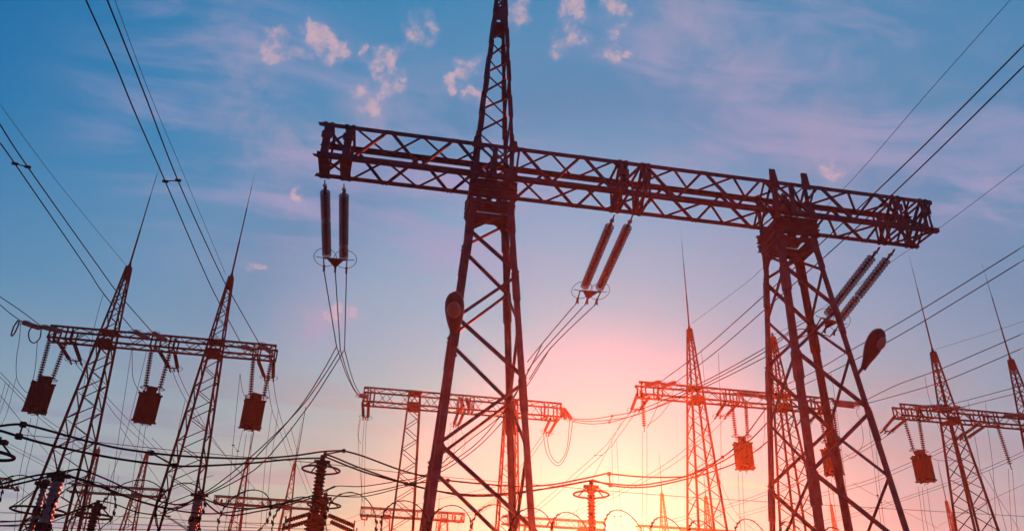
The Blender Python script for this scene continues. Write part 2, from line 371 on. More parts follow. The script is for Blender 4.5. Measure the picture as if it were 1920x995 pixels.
# cross frames inside the girder
for x in (GX+20.9, GX+21.75, GX+15.3, GX+17.2, GX+5.0, GX+6.5):
    m = MB(); m.bar((x, GY+.05, GZ+.05), (x, GY+GD-.05, GZ+GH-.05), .07, .03); m.bar((x+.03, GY+.05, GZ+GH-.05), (x+.03, GY+GD-.05, GZ+.05), .07, .03)
    m.build('inner_frame', M['steel'], beam)
TX = (GX+5.70, GX+16.236)
LO = (0, 1.741, 1.876); HI = (15.0, .683, .582)
for i, tx in enumerate(TX):
    leg = tower(big, tx, cyc, LO, HI, [14.9, 13.9, 12.45, 10.75, 8.95, 6.95, 4.8, 2.5, .2], .185, .095, M['steel'], phase=1, gus=.2)
    # head: seat channels, haunch plates and packing between tower and girder
    m = MB(); a, b = .72, .66
    for zz, hh in ((15.62, .26), (15.25, .22)):
        for sy in (-1, 1):
            m.bar((tx-a-.06, cyc+sy*b, zz), (tx+a+.06, cyc+sy*b, zz), .05, hh)
            m.bar((tx-a-.06, cyc+sy*(b+.05), zz+hh/2), (tx+a+.06, cyc+sy*(b+.05), zz+hh/2), .16, .02); m.bar((tx-a-.06, cyc+sy*(b+.05), zz-hh/2), (tx+a+.06, cyc+sy*(b+.05), zz-hh/2), .16, .02)
        for sx in (-1, 1): m.bar((tx+sx*a, cyc-b, zz-.02), (tx+sx*a, cyc+b, zz-.02), .06, hh*.9)
    for sx in (-1, 0, 1):
        m.bar((tx+sx*.35, cyc-b-.06, 15.78), (tx+sx*.35, cyc+b+.06, 15.78), .18, .08)
    for sx in (-.55, -.2, .2, .55): 
        m.bar((tx+sx, cyc-b-.09, 15.50), (tx+sx, cyc-b-.09, 15.76), .02, .12)
    m.build('seat_frame', M['steel'], leg)
    m = MB()
    for sy in (-1, 1):
        for sx in (-1, 1):
            y = cyc+sy*(.60)
            m.plate([(tx+sx*.72, y, 15.12), (tx+sx*.10, y, 15.12), (tx+sx*.18, y, 14.98), (tx+sx*.45, y, 14.72), (tx+sx*.60, y, 14.3), (tx+sx*.74, y+sy*.03, 14.3)], (0, 1, 0), .02)
    for sx in (-1, 1):
        x = tx+sx*.70
        m.plate([(x, cyc-.6, 15.12), (x, cyc+.6, 15.12), (x, cyc+.62, 14.35), (x, cyc+.42, 14.75), (x, cyc-.42, 14.75), (x, cyc-.62, 14.35)], (1, 0, 0), .02)
    m.build('haunch_plate', M['steel'], leg)
    # posts carrying the tower lines through the girder
    m = MB()
    for sx in (-1, 1):
        for sy in (-1, 1):
            m.angle((tx+sx*.66, cyc+sy*.66, 15.75), (tx+sx*.64, cyc+sy*.66, 17.42+(.30 if i == 1 and sy < 0 else 0)), .15, .02, (-sx, 0, 0), (0, -sy, 0))
        m.bar((tx+sx*.62, cyc-.61, 16.1), (tx-sx*.62, cyc-.61, 17.25), .09, .04)
        m.bar((tx+sx*.62, cyc+.61, 16.1), (tx-sx*.62, cyc+.61, 17.25), .09, .05)
        m.bar((tx+sx*.60, cyc-.55, 16.1), (tx+sx*.60, cyc+.55, 17.25), .07, .05); m.bar((tx+sx*.64, cyc+.55, 16.1), (tx+sx*.64, cyc-.55, 17.25), .07, .05)
        m.plate([(tx+sx*.78, cyc-.69, 17.05), (tx+sx*.42, cyc-.69, 17.05), (tx+sx*.5, cyc-.69, 17.5+.25*i), (tx+sx*.72, cyc-.69, 17.5+.25*i)], (0, 1, 0), .016)
        m.plate([(tx+sx*.80, cyc-.69, 16.0), (tx+sx*.36, cyc-.69, 16.0), (tx+sx*.5, cyc-.69, 16.32), (tx+sx*.74, cyc-.69, 16.32)], (0, 1, 0), .016)
    m.bar((tx, cyc-.69, 15.9), (tx, cyc-.69, 17.2), .16, .05)
    for dx in (-.06, .06): m.bar((tx+dx, cyc-.2, 15.9), (tx+dx, cyc-.2, 17.1), .05, .12)
    m.build('tie_frame', M['steel'], leg)
    m = MB()
    for sx in (-1, 1):
        for sy in (-1, 1):
            c = (tx+sx*1.74, cyc+sy*1.876); m.add([(c[0]+p*.45, c[1]+q*.45, z) for z in (0.004, .25) for p, q in ((-1, -1), (1, -1), (1, 1), (-1, 1))], [(3, 2, 1, 0), (4, 5, 6, 7), (0, 1, 5, 4), (1, 2, 6, 5), (2, 3, 7, 6), (3, 0, 4, 7)])
    m.build('footing', M['concrete'], leg)
    if i == 0:
        sp = tower(big, tx, cyc, (17.3, .616, .716), (25.7, .135, .30), [17.75, 18.7, 19.5, 20.45, 21.2, 22.1, 22.85, 23.8, 24.5, 25.3], .11, .058, M['steel'], name='spire', phase=1, gus=.06)
        m = MB()
        for sy in (-1, 1): m.plate([(tx-.26, cyc+sy*.44, 23.2), (tx+.26, cyc+sy*.44, 23.2), (tx+.23, cyc+sy*.40, 23.95), (tx-.23, cyc+sy*.40, 23.95)], (0, 1, 0), .02)
        for sx in (-1, 1): m.plate([(tx+sx*.27, cyc-.4, 23.22), (tx+sx*.27, cyc+.4, 23.22), (tx+sx*.24, cyc+.36, 23.93), (tx+sx*.24, cyc-.36, 23.93)], (1, 0, 0), .02)
        m.build('cap_plate', M['steel'], sp)

# ---- the smaller portals behind
def gantry(label, xL, xR, y0, h, dep, tows, z0=16.0, top=20.5, rod=27.5, hw=(.36, 1.3), nseg=None, cw=.09, bw=.052, heads=True, zn=None, posts=(), group='portal gantries of the yard', mast=(True, True), rods=(True, True)):
    root = thing('portal_gantry', label, 'gantry', ((xL+xR)/2, y0+dep/2, 0), group)
    nseg = nseg or int(round((xR-xL)/(h*1.15)))
    b = box_beam(root, xL, xR, y0, dep, z0, h, cw, bw, nseg, M['steel_far'], Lsec=False)
    for x in posts:
        m = MB()
        for dx in (-.12, .12):
            for y in (y0-.01, y0+dep+.01): m.bar((x+dx, y, z0), (x+dx, y, z0+h), .07, .05)
            m.bar((x+dx, y0, z0-.05), (x+dx, y0+dep, z0-.05), .07, .05)
        m.build('hanger_frame', M['steel_far'], b)
    yc = y0+dep/2
    for i, tx in enumerate(tows):
        z = z0-.1; zs = [z]; st = .62
        while z > .6: z -= st; st *= 1.03; zs.append(max(z, .1))
        leg = tower(root, tx, yc, (0, hw[1], hw[1]), (z0-.05, hw[0], hw[0]*1.05), zs, cw*1.1, bw, M['steel_far'], Lsec=False, phase=i)
        m = MB(); a = hw[0]+.04
        for zz in (z0-.12, z0+h+.02):
            m.plate([(tx-a, yc-dep/2-.05, zz), (tx+a, yc-dep/2-.05, zz), (tx+a, yc+dep/2+.05, zz), (tx-a, yc+dep/2+.05, zz)], (0, 0, 1), .07)
        for sx in (-1, 1):
            for sy in (-1, 1): m.bar((tx+sx*hw[0], yc+sy*dep/2, z0-.15), (tx+sx*hw[0]*.9, yc+sy*dep/2, z0+h), .09)
            m.bar((tx-sx*hw[0], yc-dep/2-.02, z0), (tx+sx*hw[0], yc-dep/2-.02, z0+h), .06, .04)
        m.bar((tx-hw[0], yc-dep/2-.02, z0+h), (tx+hw[0], yc-dep/2-.05, z0), .06, .04); m.bar((tx-a, yc-dep/2-.03, z0+.10), (tx+a, yc-dep/2-.03, z0+.10), .05, .14)
        m.build('seat_frame', M['steel_far'], leg)
        if mast[i % 2]:
            z = z0+h; zs = [z]; st = .5
            while z < top-.45: z += st; st *= .96; zs.append(min(z, top-.3))
            sp = tower(root, tx, yc, (z0+h, hw[0]*.9, hw[0]*.9), (top, .10, .10), zs, cw*.85, bw*.9, M['steel_far'], name='mast', Lsec=False, phase=i)
            m = MB(); m.bar((tx, yc, top-.75), (tx, yc, top+.02), .2); m.lathe((tx, yc, top), (tx, yc, top+1), [(0, .1), (.3, .05)], 6)
            m.build('mast_cap', M['steel_far'], sp)
            if rods[i % 2]:
                m = MB(); H = rod-top
                m.lathe((tx, yc, top), (tx, yc, rod), [(0, .05), (H*.32, .045), (H*.33, .034), (H*.64, .030), (H*.65, .018), (H*.85, .016), (H*.86, .008), (H, .006)], 6)
                m.build('lightning_rod', M['steel_far'], sp)
    return root
GROW = 'portal gantries in the second row'; GFAR = 'small portal gantries far behind'
gantry('left portal gantry with two lightning rods and three hanging line traps', -17.38, -6.2, 39.3, .62, .72, (-14.66, -9.33), group=GROW, posts=(-17.2, -16.4, -12.3, -11.4, -7.2, -6.35))
gantry('rod-less portal gantry behind the left tower of the large gantry', -1.62, 10.7, 45.6, .86, .95, (1.46, 7.52), group=GROW, hw=(.37, .9), mast=(False, False), posts=(-1.5, -1.1, 4.3, 5.0, 9.7, 10.5), cw=.09, nseg=18)
gantry('portal gantry seen through the right tower of the large gantry', 13.95, 26.0, 40.1, .70, .75, (17.45, 22.86), group=GROW, posts=(14.2, 15.2, 19.3, 20.1, 24.6, 25.5), rods=(True, False))
gantry('far right portal gantry cut by the picture edge, two lightning rods', 30.16, 43.0, 39.9, .68, .75, (33.6, 39.1), group=GROW, posts=(30.3, 31.3, 32.0, 35.5, 36.5, 41.0))
gantry('small far gantry between the left gantry tower and ringed centre post', -16.3, -5.9, 82.4, .70, .75, (-13.8, -9.07), group=GFAR, cw=.11, bw=.06, rod=25.5, posts=(-16.1, -14.9, -10.9, -10.1, -6.3))
gantry('small far gantry without rods left of the large central tower', -1.85, 9.1, 84.2, .80, .8, (.92, 7.0), group=GFAR, cw=.11, bw=.06, mast=(False, False), posts=(-1.7, -.6, 4, 8, 9))
gantry('small far gantry just left of the sun behind ringed post', 13.2, 24.6, 84.2, .80, .8, (16.1, 22.1), group=GFAR, cw=.11, bw=.06, mast=(False, False), posts=(14, 15, 19, 23.4))
gantry('small far gantry on the horizon right of the sun', 28.5, 40.2, 84.8, .80, .8, (31.67, 36.94), group=GFAR, cw=.11, bw=.06, rod=25.5, posts=(29, 34, 39))
gantry('small far gantry behind the two rodded left towers', -29.5, -20.7, 80.9, .70, .75, (-27.86, -23.26), group=GFAR, cw=.11, bw=.06, top=20.2, rod=23, rods=(False, False), posts=(-25, -21.2))
gantry('small far gantry whose end shows at the lower left picture edge', -44.0, -34.6, 80.9, .8, .75, (-42.0, -36.8), group=GFAR, cw=.11, bw=.06, mast=(False, False), posts=(-36, -34.9))

def far_mast(px, py, D, label, rodlen):
    tip = at(px, py, D); root = thing('lattice_mast', label, 'mast', (tip.x, tip.y, 0), 'lone lattice masts far behind')
    z = .2; zs = [z]
    while z < tip.z-.7: z += .9; zs.append(min(z, tip.z-.3))
    sh = tower(root, tip.x, tip.y, (0, .9, .9), (tip.z, .1, .1), zs, .11, .06, M['steel_far'], name='shaft', Lsec=False)
    m = MB(); m.lathe(tip, tip+Vector((0, 0, rodlen)), [(0, .05), (rodlen*.6, .03), (rodlen, .012)], 6); m.build('lightning_rod', M['steel_far'], root)
far_mast(1558, 945, 120, 'far lattice mast seen between the right tower legs', 4)
far_mast(1785, 962, 120, 'far lattice mast low beside the far right gantry tower', 2)
far_mast(375, 955, 105, 'far lattice mast between the two left gantry towers low down', 1.5)
far_mast(822, 962, 112, 'far lattice mast left of the large central tower foot', 3)
far_mast(1774, 938, 100, 'far lattice mast just left of the far right gantry tower', 5)

# ------------------------------------------------------------------ insulators
def aim(o, a, b):
    d = (Vector(b)-Vector(a)); o.location = a; o.rotation_mode = 'QUATERNION'; o.rotation_quaternion = d.to_track_quat('X', 'Z'); return d.length
# near glass strings: local +x runs down the string
ND, PITCHD = 25, .170
dm = MB()
dm.lathe((0, 0, 0), (1, 0, 0), [(.0, .03), (.012, .06), (.03, .125), (.045, .165), (.060, .170), (.064, .160), (.050, .12), (.06, .1), (.045, .07), (.05, .035)], 20)
for sct in range(len(dm.f)): pass
lip = MB(); lip.torus((.054, 0, 0), (1, 0, 0), .166, .0085, 20, 5)
cap = MB(); cap.lathe((0, 0, 0), (1, 0, 0), [(-.085, .028), (-.08, .045), (-.01, .052), (.01, .062), (.02, .03), (.06, .02), (.07, .02)], 10)
disc_me = _ob(dm, 'disc', M['glass'], None, True); lip_me = _ob(lip, 'rim', M['fitting'], None); cap_me = _ob(cap, 'cap', M['fitting'], None, True)
for q in (disc_me, lip_me, cap_me): col.objects.unlink(q)
def near_string(a, b, label, gap=None):
    root = thing('insulator_string', label, 'insulator', (0, 0, 0), 'glass tension strings of the large gantry')
    root['_local'] = 1; L = aim(root, a, b)
    m = MB(); m.bar((-.0, 0, 0), (.18, 0, 0), .035); m.bar((.1, 0, 0), (.42, 0, 0), .03); m.torus((.10, 0, 0), (0, 1, 0), .05, .015, 12, 5); m.torus((.24, 0, 0), (0, 0, 1), .05, .015, 12, 5)
    m.bar((.30, -.07, -.03), (.34, .07, .05), .05, .03); m.lathe((.36, 0, 0), (1.36, 0, 0), [(0, .03), (.04, .06), (.10, .05), (.14, .03)], 8)
    m.build('shackle', M['fitting'], root)
    x = .58; n = int((L-x-.1)/PITCHD)
    for k in range(n):
        o = disc_me.copy(); col.objects.link(o); o.parent = root; xx = x+k*PITCHD+(.07 if gap and k >= gap else 0); o.location = (xx, 0, 0)
        for q in (lip_me, cap_me):
            c = q.copy(); col.objects.link(c); c.parent = o
    return root
NS = [((609, 338), (613, 484), 'leftmost glass string under the left beam end of the large gantry', 9),
      ((645, 345), (638, 484), 'glass string right of the leftmost one under the left beam end', 17),
      ((1152, 403), (1093, 545), 'left glass string hanging under the middle of the large beam', None),
      ((1186, 405), (1121, 547), 'right glass string hanging under the middle of the large beam', None),
      ((1650, 463), (1545, 597), 'left glass string below the right beam end, behind the right tower', None),
      ((1678, 467), (1571, 604), 'right glass string below the right beam end of the large gantry', 13)]
ENDS = []
for (a, b, lab, gp) in NS:
    A = atz(*a, GZ-.02); B = ats(b[0], b[1], A.x)
    if len(ENDS) == 1: B = ENDS[0]+Vector((.62, .02, .02))   # both strings of the left pair end at the same yoke
    near_string(A, B, lab, gp); ENDS.append(B)
YOKES = []
for k, lab in ((0, 'yoke with two corona rings at the left pair of glass strings'), (2, 'yoke with two corona rings at the middle pair of glass strings'), (4, 'yoke with corona rings behind the right tower of the large gantry')):
    a, b = ENDS[k], ENDS[k+1]; c = (a+b)/2; dirs = (c-Vector((c.x, GY+GD, GZ))).normalized()
    root = thing('yoke_plate', lab, 'yoke', c, 'yokes with corona rings')
    m = MB(); tip = c+dirs*.42+Vector((0, 0, -.04)); x = (b-a).normalized(); up = x.cross(dirs).normalized()
    m.bar(a-x*.12, b+x*.12, .09, .03); m.plate([a+dirs*.02, b+dirs*.02, tip+x*.05, tip-x*.05], up, .03)
    m.build('plate', M['fitting'], root)
    for q, s in ((a, -1), (b, 1)):
        m = MB(); m.torus(q+x*s*.06-dirs*.05, (up*.95+dirs*.30), .42, .012, 32, 6); m.bar(q+x*s*.4-dirs*.05, q+dirs*.03, .02); m.build('corona_ring', M['fitting'], root)
    outs = []
    for s, e in ((-.42, .30), (0, .75), (.42, .30)):
        m = MB(); p = tip+x*s; e0 = (tip if s == 0 else (a if s < 0 else b)+x*s*.3)
        m.bar(e0, p+dirs*.05, .04); m.lathe(p, p+dirs, [(0, .03), (.03, .055), (.12, .04), (.3, .028), (.5, .02)], 8); m.bar(p+dirs*.1, p+dirs*.18-up*.16, .07, .04)
        m.build('dead_end_clamp', M['fitting'], root); outs.append(p+dirs*.45)
    YOKES.append(outs)

# far strings, one ribbed lathe with a ring
def ribbed(mb, a, b, r0, r1, pitch, n=8, dome=True):
    a = Vector(a); b = Vector(b); L = (b-a).length; k = max(2, int(L/pitch)); p = L/k; prof = [(0, r0)]
    for i in range(k):
        t = i*p; prof += [(t+p*.18, r0), (t+p*.45, r1), (t+p*.62, r1*.97), (t+p*.68, r0)]
    prof.append((L, r0)); mb.lathe(a, b, prof, n)
def tension(a, b, label, group, mt='porcelain', r=.11, ring=True, pitch=.13, ringr=.26):
    root = thing('insulator_string', label, 'insulator', a, group)
    m = MB(); d = (Vector(b)-Vector(a)).normalized(); m.bar(a, Vector(a)+d*.2, .04); ribbed(m, Vector(a)+d*.2, Vector(b)-d*.06, .055, r, pitch, 8); m.bar(Vector(b)-d*.06, b, .06)
    m.build('disc_stack', M[mt], root)
    if ring:
        m = MB(); x, y = basis(d); m.torus(b, d*.45+Vector((0, -.25, .9)), ringr, .010, 20, 5); m.bar(Vector(b)-Vector((ringr, 0, 0)), Vector(b)+Vector((ringr, 0, 0)), .014); m.build('corona_ring', M['fitting'], root)
    return root
def tens_px(a, b, za, label, group, mt='porcelain', same='s', **k):
    A = atz(a[0], a[1], za); B = ats(b[0], b[1], A.x)
    if abs((B-A).length-2.0) > 1.3: B = A+(B-A).normalized()*2.2
    return tension(A, B, label, group, mt, **k), A, B
# pairs pulling away behind the left gantry, under the beam
def slanted_pair(a1, b1, a2, b2, D, where, group):
    out = []
    for (a, b, w) in ((a1, b1, 'left'), (a2, b2, 'right')):
        A = at(a[0], a[1], D); B = at(b[0], b[1], D+1.55)
        tension(A, B, 'slanting %s dark string of the pair %s' % (w, where), group, r=.10, pitch=.11); out.append(B)
    root = thing('spreader_bar', 'short bar joining the slanting strings %s' % where, 'spreader', out[0], 'bars joining slanting string pairs')
    m = MB(); m.bar(out[0], out[1], .07, .05); m.bar((out[0]+out[1])/2, (out[0]+out[1])/2+Vector((0, .3, -.08)), .05); m.build('bar', M['fitting'], root)
    for q in out:
        m = MB(); m.bar(q, q+Vector((0, .35, -.1)), .06); m.build('clamp', M['fitting'], root)
    return out
GS = 'slanting dark string pairs below the rear gantries'
SP = {}
SP['a1'] = slanted_pair((107, 637), (131, 675), (138, 640), (151, 677), 39.9, 'at the left gantry left end', GS)
SP['a2'] = slanted_pair((297, 655), (318, 690), (327, 658), (333, 690), 39.9, 'at the left gantry middle', GS)
SP['a3'] = slanted_pair((483, 672), (496, 707), (513, 672), (512, 708), 39.9, 'at the left gantry right end', GS)
SP['b1'] = slanted_pair((680, 750), (681, 781), (691, 751), (690, 782), 46.2, 'at the central rear gantry left end', GS)
SP['b2'] = slanted_pair((862, 764), (851, 795), (873, 765), (860, 796), 46.2, 'at the central rear gantry middle', GS)
SP['b3'] = slanted_pair((1034, 780), (1021, 808), (1047, 782), (1030, 812), 46.2, 'at the central rear gantry right end', GS)
SP['c1'] = slanted_pair((1197, 733), (1184, 768), (1220, 740), (1201, 766), 40.5, 'at the sun side gantry left end', GS)
SP['c2'] = slanted_pair((1362, 750), (1344, 779), (1386, 752), (1362, 779), 40.5, 'left of the line trap beside the right tower', GS)
SP['c3'] = slanted_pair((1523, 765), (1500, 790), (1541, 767), (1515, 793), 40.5, 'seen between the right tower posts', GS)
SP['d1'] = slanted_pair((1682, 775), (1656, 806), (1702, 783), (1670, 809), 40.5, 'at the far right gantry left end', GS)
SP['d2'] = slanted_pair((1834, 795), (1798, 820), (1850, 796), (1814, 820), 40.5, 'behind the far right gantry tower', GS)

# pale strings pulling towards us over the beam tops
GT = 'pale tension strings over the rear gantry beams'
PALE = [((78, 616), (43, 604), 39.6, 'pale string left of the left gantry beam, outermost'), ((118, 622), (78, 612), 39.6, 'pale string overlapping the left end of the left gantry beam'),
        ((281, 636), (252, 621), 39.6, 'left pale string on the middle of the left gantry beam'), ((314, 639), (287, 624), 39.6, 'right pale string on the middle of the left gantry beam'),
        ((478, 656), (456, 650), 39.6, 'left pale string at the right end of the left gantry beam'), ((510, 661), (488, 645), 39.6, 'right pale string at the right end of the left gantry beam'),
        ((690, 744), (676, 741), 45.9, 'pale string at the left end of the central rear beam'), ((1050, 762), (1060, 784), 45.9, 'left pale curved string at the right end of the central rear beam'), ((1056, 764), (1071, 785), 45.9, 'outermost pale string at the right end of the central rear beam'),
        ((863, 745), (868, 762), 45.9, 'left pale string mid way on the central rear beam'), ((874, 746), (880, 763), 45.9, 'right pale string mid way on the central rear beam'),
        ((1208, 722), (1239, 716), 40.3, 'left pale string on the beam left of the right tower'), ((1240, 724), (1267, 717), 40.3, 'second pale string on the beam left of the right tower'),
        ((1380, 737), (1422, 741), 40.3, 'left pale string on the beam just left of the right tower'), ((1420, 744), (1452, 742), 40.3, 'pale string on the beam behind the right tower left post'),
        ((1555, 751), (1613, 757), 40.3, 'upper pale string beyond the right end of the gantry behind the right tower'), ((1560, 757), (1602, 762), 40.3, 'lower pale string beyond the right end of the gantry behind the right tower'),
        ((1713, 764), (1770, 760), 40.3, 'upper left pale string on the far right gantry beam'), ((1742, 768), (1802, 763), 40.3, 'lower left pale string on the far right gantry beam'), ((1878, 780), (1920, 777), 40.3, 'pale string on the far right gantry beam at the picture edge')]
PE = []
for a, b, D, lab in PALE:
    A = at(*a, D); B = at(*b, D-1.6); tension(A, B, lab, GT, 'glass_far', r=.13, ringr=.30); PE.append(B)

# hanging strings with line traps
GV = 'vertical strings carrying the line traps'
def hang(a, b, D, label, ring=True):
    A = at(*a, D); B = Vector((A.x, A.y, 0)); Bp = at(b[0], b[1], D); B = Vector((Bp.x, D, Bp.z))
    root = thing('insulator_string', label, 'insulator', A, GV); m = MB(); m.bar(A+Vector((0, 0, .12)), A, .03); ribbed(m, A, B+Vector((0, 0, .12)), .03, .125, .125, 8); m.bar(B+Vector((0, 0, .12)), B-Vector((0, 0, .18)), .035)
    m.build('disc_stack', M['porcelain'], root)
    if ring:
        m = MB(); m.torus(B+Vector((0, 0, .05)), (0, 0, 1), .24, .018, 20, 5); m.bar(B+Vector((-.24, 0, .05)), B+Vector((.24, 0, .05)), .02); m.build('corona_ring', M['fitting'], root)
    return B
def trap_proto():
    root = thing('line_trap', '', 'line trap', (0, 0, 0), 'drum shaped line traps hanging under the rear gantries'); root['_local'] = 1
    m = MB(); n = 28; Rr = .535
    m.lathe((0, 0, -1.50), (0, 0, -.12), [(0, .44), (.02, .50), (1.34, .50), (1.38, .44)], 28)
    m.build('winding', M['trap'], root)
    m = MB()
    for i in range(n):
        q = 2*math.pi*i/n; m.bar((Rr*math.cos(q), Rr*math.sin(q), -1.54), (Rr*math.cos(q), Rr*math.sin(q), -.10), .05, .05, up=(math.cos(q), math.sin(q), 0))
    m.build('tie_slats', M['trap'], root)
    for z, nm in ((-.05, 'top_spider'), (-1.62, 'bottom_spider')):
        m = MB()
        for i in range(4):
            q = math.pi*i/4+.05; c, s = math.cos(q)*.62, math.sin(q)*.62; m.bar((-c, -s, z), (c, s, z), .035, .11)
        m.torus((0, 0, z), (0, 0, 1), .40, .03, 20, 5); m.build(nm, M['trap'], root)
    m = MB(); m.add([(x, y, z) for z in (.02, .34) for x, y in ((-.26, -.2), (.26, -.2), (.26, .2), (-.26, .2))], [(3, 2, 1, 0), (4, 5, 6, 7), (0, 1, 5, 4), (1, 2, 6, 5), (2, 3, 7, 6), (3, 0, 4, 7)])
    m.bar((-.3, 0, .345), (.3, 0, .345), .44, .03); m.build('tuning_unit', M['trap'], root)
    m = MB(); m.tube([(-.12, 0, -1.65), (-.13, 0, -1.8), (-.02, 0, -1.82), (.1, 0, -1.78), (.24, 0, -1.80), (.26, 0, -1.9)], .018, 5); m.build('bottom_terminal', M['fitting'], root)
    return root
TP = trap_proto(); TRAPS = []
TR = [((72, 748), 39.7, ((93, 636), (70, 722)), ((124, 640), (97, 714)), 'leftmost line trap, under the left gantry beam end', .06),
      ((275, 767), 39.7, ((284, 655), (272, 728)), ((319, 659), (299, 731)), 'line trap hanging between the two left gantry towers', .05),
      ((473, 779), 39.7, ((475, 672), (469, 744)), ((509, 676), (494, 746)), 'line trap under the right end of the left gantry', .04),
      ((1395, 857), 40.4, ((1372, 752), (1380, 819)), ((1398, 752), (1402, 819)), 'line trap just left of the right tower', -.04),
      ((1561, 868), 40.4, ((1536, 763), (1548, 830)), ((1562, 766), (1571, 830)), 'line trap half hidden by the right tower', -.05),
      ((1732, 881), 40.4, ((1695, 784), (1713, 845)), ((1723, 786), (1733, 848)), 'line trap below the far right gantry left end', -.05)]
for i, (c, D, s1, s2, lab, tilt) in enumerate(TR):
    w = 'left' 
    B1 = hang(*s1, D, 'left string above the ' + lab.split(',')[0]); B2 = hang(*s2, D, 'right string above the ' + lab.split(',')[0])
    P = at(*c, D)
    o = TP if i == 0 else copy_tree(TP)
    o['label'] = lab; o.location = (P.x, P.y, P.z+.82); o.rotation_euler = (0, 0, .3*i); o.scale = (.93, .93, .89); TRAPS.append(Vector((P.x, P.y, P.z-1.05)))
hang((1204, 738), (1208, 803), 40.4, 'hanging string without a trap left of the sun side gantry tower', False)
hang((1870, 797), (1895, 874), 40.4, 'hanging string without a trap at the right picture edge', False)

# ------------------------------------------------------------------ post insulators (breaker and transformer columns)
KP = 2.1
def post(px, py, D, label, ring=None, r=.085, mt='porcelain', flange=(), top=.16, wide=None):
    D = D*KP; r = r*KP; ring = ring*KP if ring else ring; flange = tuple(f*KP for f in flange); top = top*KP
    T = at(px, py, D); root = thing('post_insulator', label, 'post insulator', (T.x, T.y, 0), 'ribbed post insulators near the fence')
    m = MB(); zb = T.z-top; base = 1.2
    stops = sorted([base]+[zb-f for f in flange]+[zb], reverse=True); rr = r
    for i in range(len(stops)-1):
        ribbed(m, (T.x, T.y, stops[i]-.05), (T.x, T.y, stops[i+1]+.05), rr, rr*1.42, .13, 14); rr *= (wide or 1.08)
    m.build('ribbed_column', M[mt], root, True)
    rr = r
    for zf in stops[1:-1]:
        m = MB(); m.lathe((T.x, T.y, zf-.10), (T.x, T.y, zf+1), [(0, rr*1.5), (.08, rr*1.6), (.12, rr*1.6), (.20, rr*1.5)], 14); m.build('flange', M['fitting'], root, False); rr *= (wide or 1.08)
    m = MB(); m.lathe((T.x, T.y, zb-.05), (T.x, T.y, zb+1), [(0, r*1.3), (.04, r*1.35), (.15, r*1.3), (.18, r*.7), (top+.05, r*.62)], 12)
    m.bar((T.x-.29, T.y, zb+.1), (T.x+.29, T.y, zb+.1), .17, .09); m.bar((T.x, T.y-.17, zb+.17), (T.x+.03, T.y+.17, zb+.2), .1, .1)
    m.build('terminal_cap', M['fitting'], root)
    if ring:
        m = MB(); c = (T.x, T.y, zb-.20); m.torus(c, (0, 0, 1), ring, .038, 32, 8)
        for q in (.5, 2.2, 3.9, 5.3): m.bar((T.x+ring*math.cos(q), T.y+ring*math.sin(q), zb-.20), (T.x+r*math.cos(q)*1.6, T.y+r*math.sin(q)*1.6, zb+.1), .036)
        m.build('corona_ring', M['fitting'], root)
    m = MB(); m.bar((T.x, T.y, .003), (T.x, T.y, 1.2), .3); m.bar((T.x, T.y, .004), (T.x, T.y, .2), .8); m.build('pedestal', M['concrete'], root)
    return T
PT = {}
PT['p1'] = post(606, 853, 14, 'ringed post insulator standing tallest left of the large central tower', ring=.325, r=.070, flange=(.92,), wide=1.5)
PT['p1b'] = post(611, 923, 17, 'shorter ringed post insulator just behind the tallest ringed one', ring=.34, r=.063)
PT['p2'] = post(1108, 900, 14, 'ringed post insulator glowing orange right beside the sun', ring=.325, r=.056)
PT['p3'] = post(185, 937, 14, 'ringed post insulator just right of the lower left tower', ring=.27, r=.054)
PT['p4'] = post(113, 884, 11, 'thick dark ribbed post at the left gantry tower foot', r=.060, flange=(.60,), mt='porcelain_grey', top=.1)
PT['p5'] = post(85, 905, 13, 'slim pale ribbed post with a wide ring near the left edge', ring=.0, r=.036, flange=(.36, .85), mt='porcelain_grey', top=.06)
PT['p6'] = post(-6, 808, 9, 'ringed post insulator whose ring enters at the left picture edge', ring=.24, r=.05)
PT['p7'] = post(374, 927, 14, 'ribbed post in front of the second left gantry tower', r=.057, flange=(.36,), mt='porcelain_grey', top=.05)
_c = at(72, 957, 26.4); _r = thing('corona_ring', 'wide ring around the slim pale ribbed post near the left edge', 'corona ring', _c)
m = MB(); m.torus(_c, (0, 0, 1), .76, .035, 36, 6); _p = at(83, 906, 27.3)
for q in (3.0, 3.5): m.bar(_c+Vector((  .76*math.cos(q), .76*math.sin(q), 0)), _p, .022)
m.build('ring', M['fitting'], _r)
# short ribbed strings fanning out beside the tallest post
GF = 'ribbed strings fanning out beside the tallest post'
for a, b, lab in [((582, 962), (535, 976), 'upper left ribbed string beside the tallest post'), ((582, 975), (530, 990), 'lower left ribbed string beside the tallest post'),
                  ((616, 965), (664, 985), 'upper right ribbed string ending in a plate beside the tallest post'), ((620, 977), (668, 999), 'lower right ribbed string beside the tallest post')]:
    A = at(*a, 35.4); B = at(*b, 34.6); root = thing('insulator_string', lab, 'insulator', A, GF); m = MB(); ribbed(m, A, B, .05, .10, .12, 8); m.build('disc_stack', M['porcelain'], root)
    m = MB(); m.bar(B+Vector((0, 0, .22)), B-Vector((0, 0, .22)), .05); m.build('end_plate', M['fitting'], root)

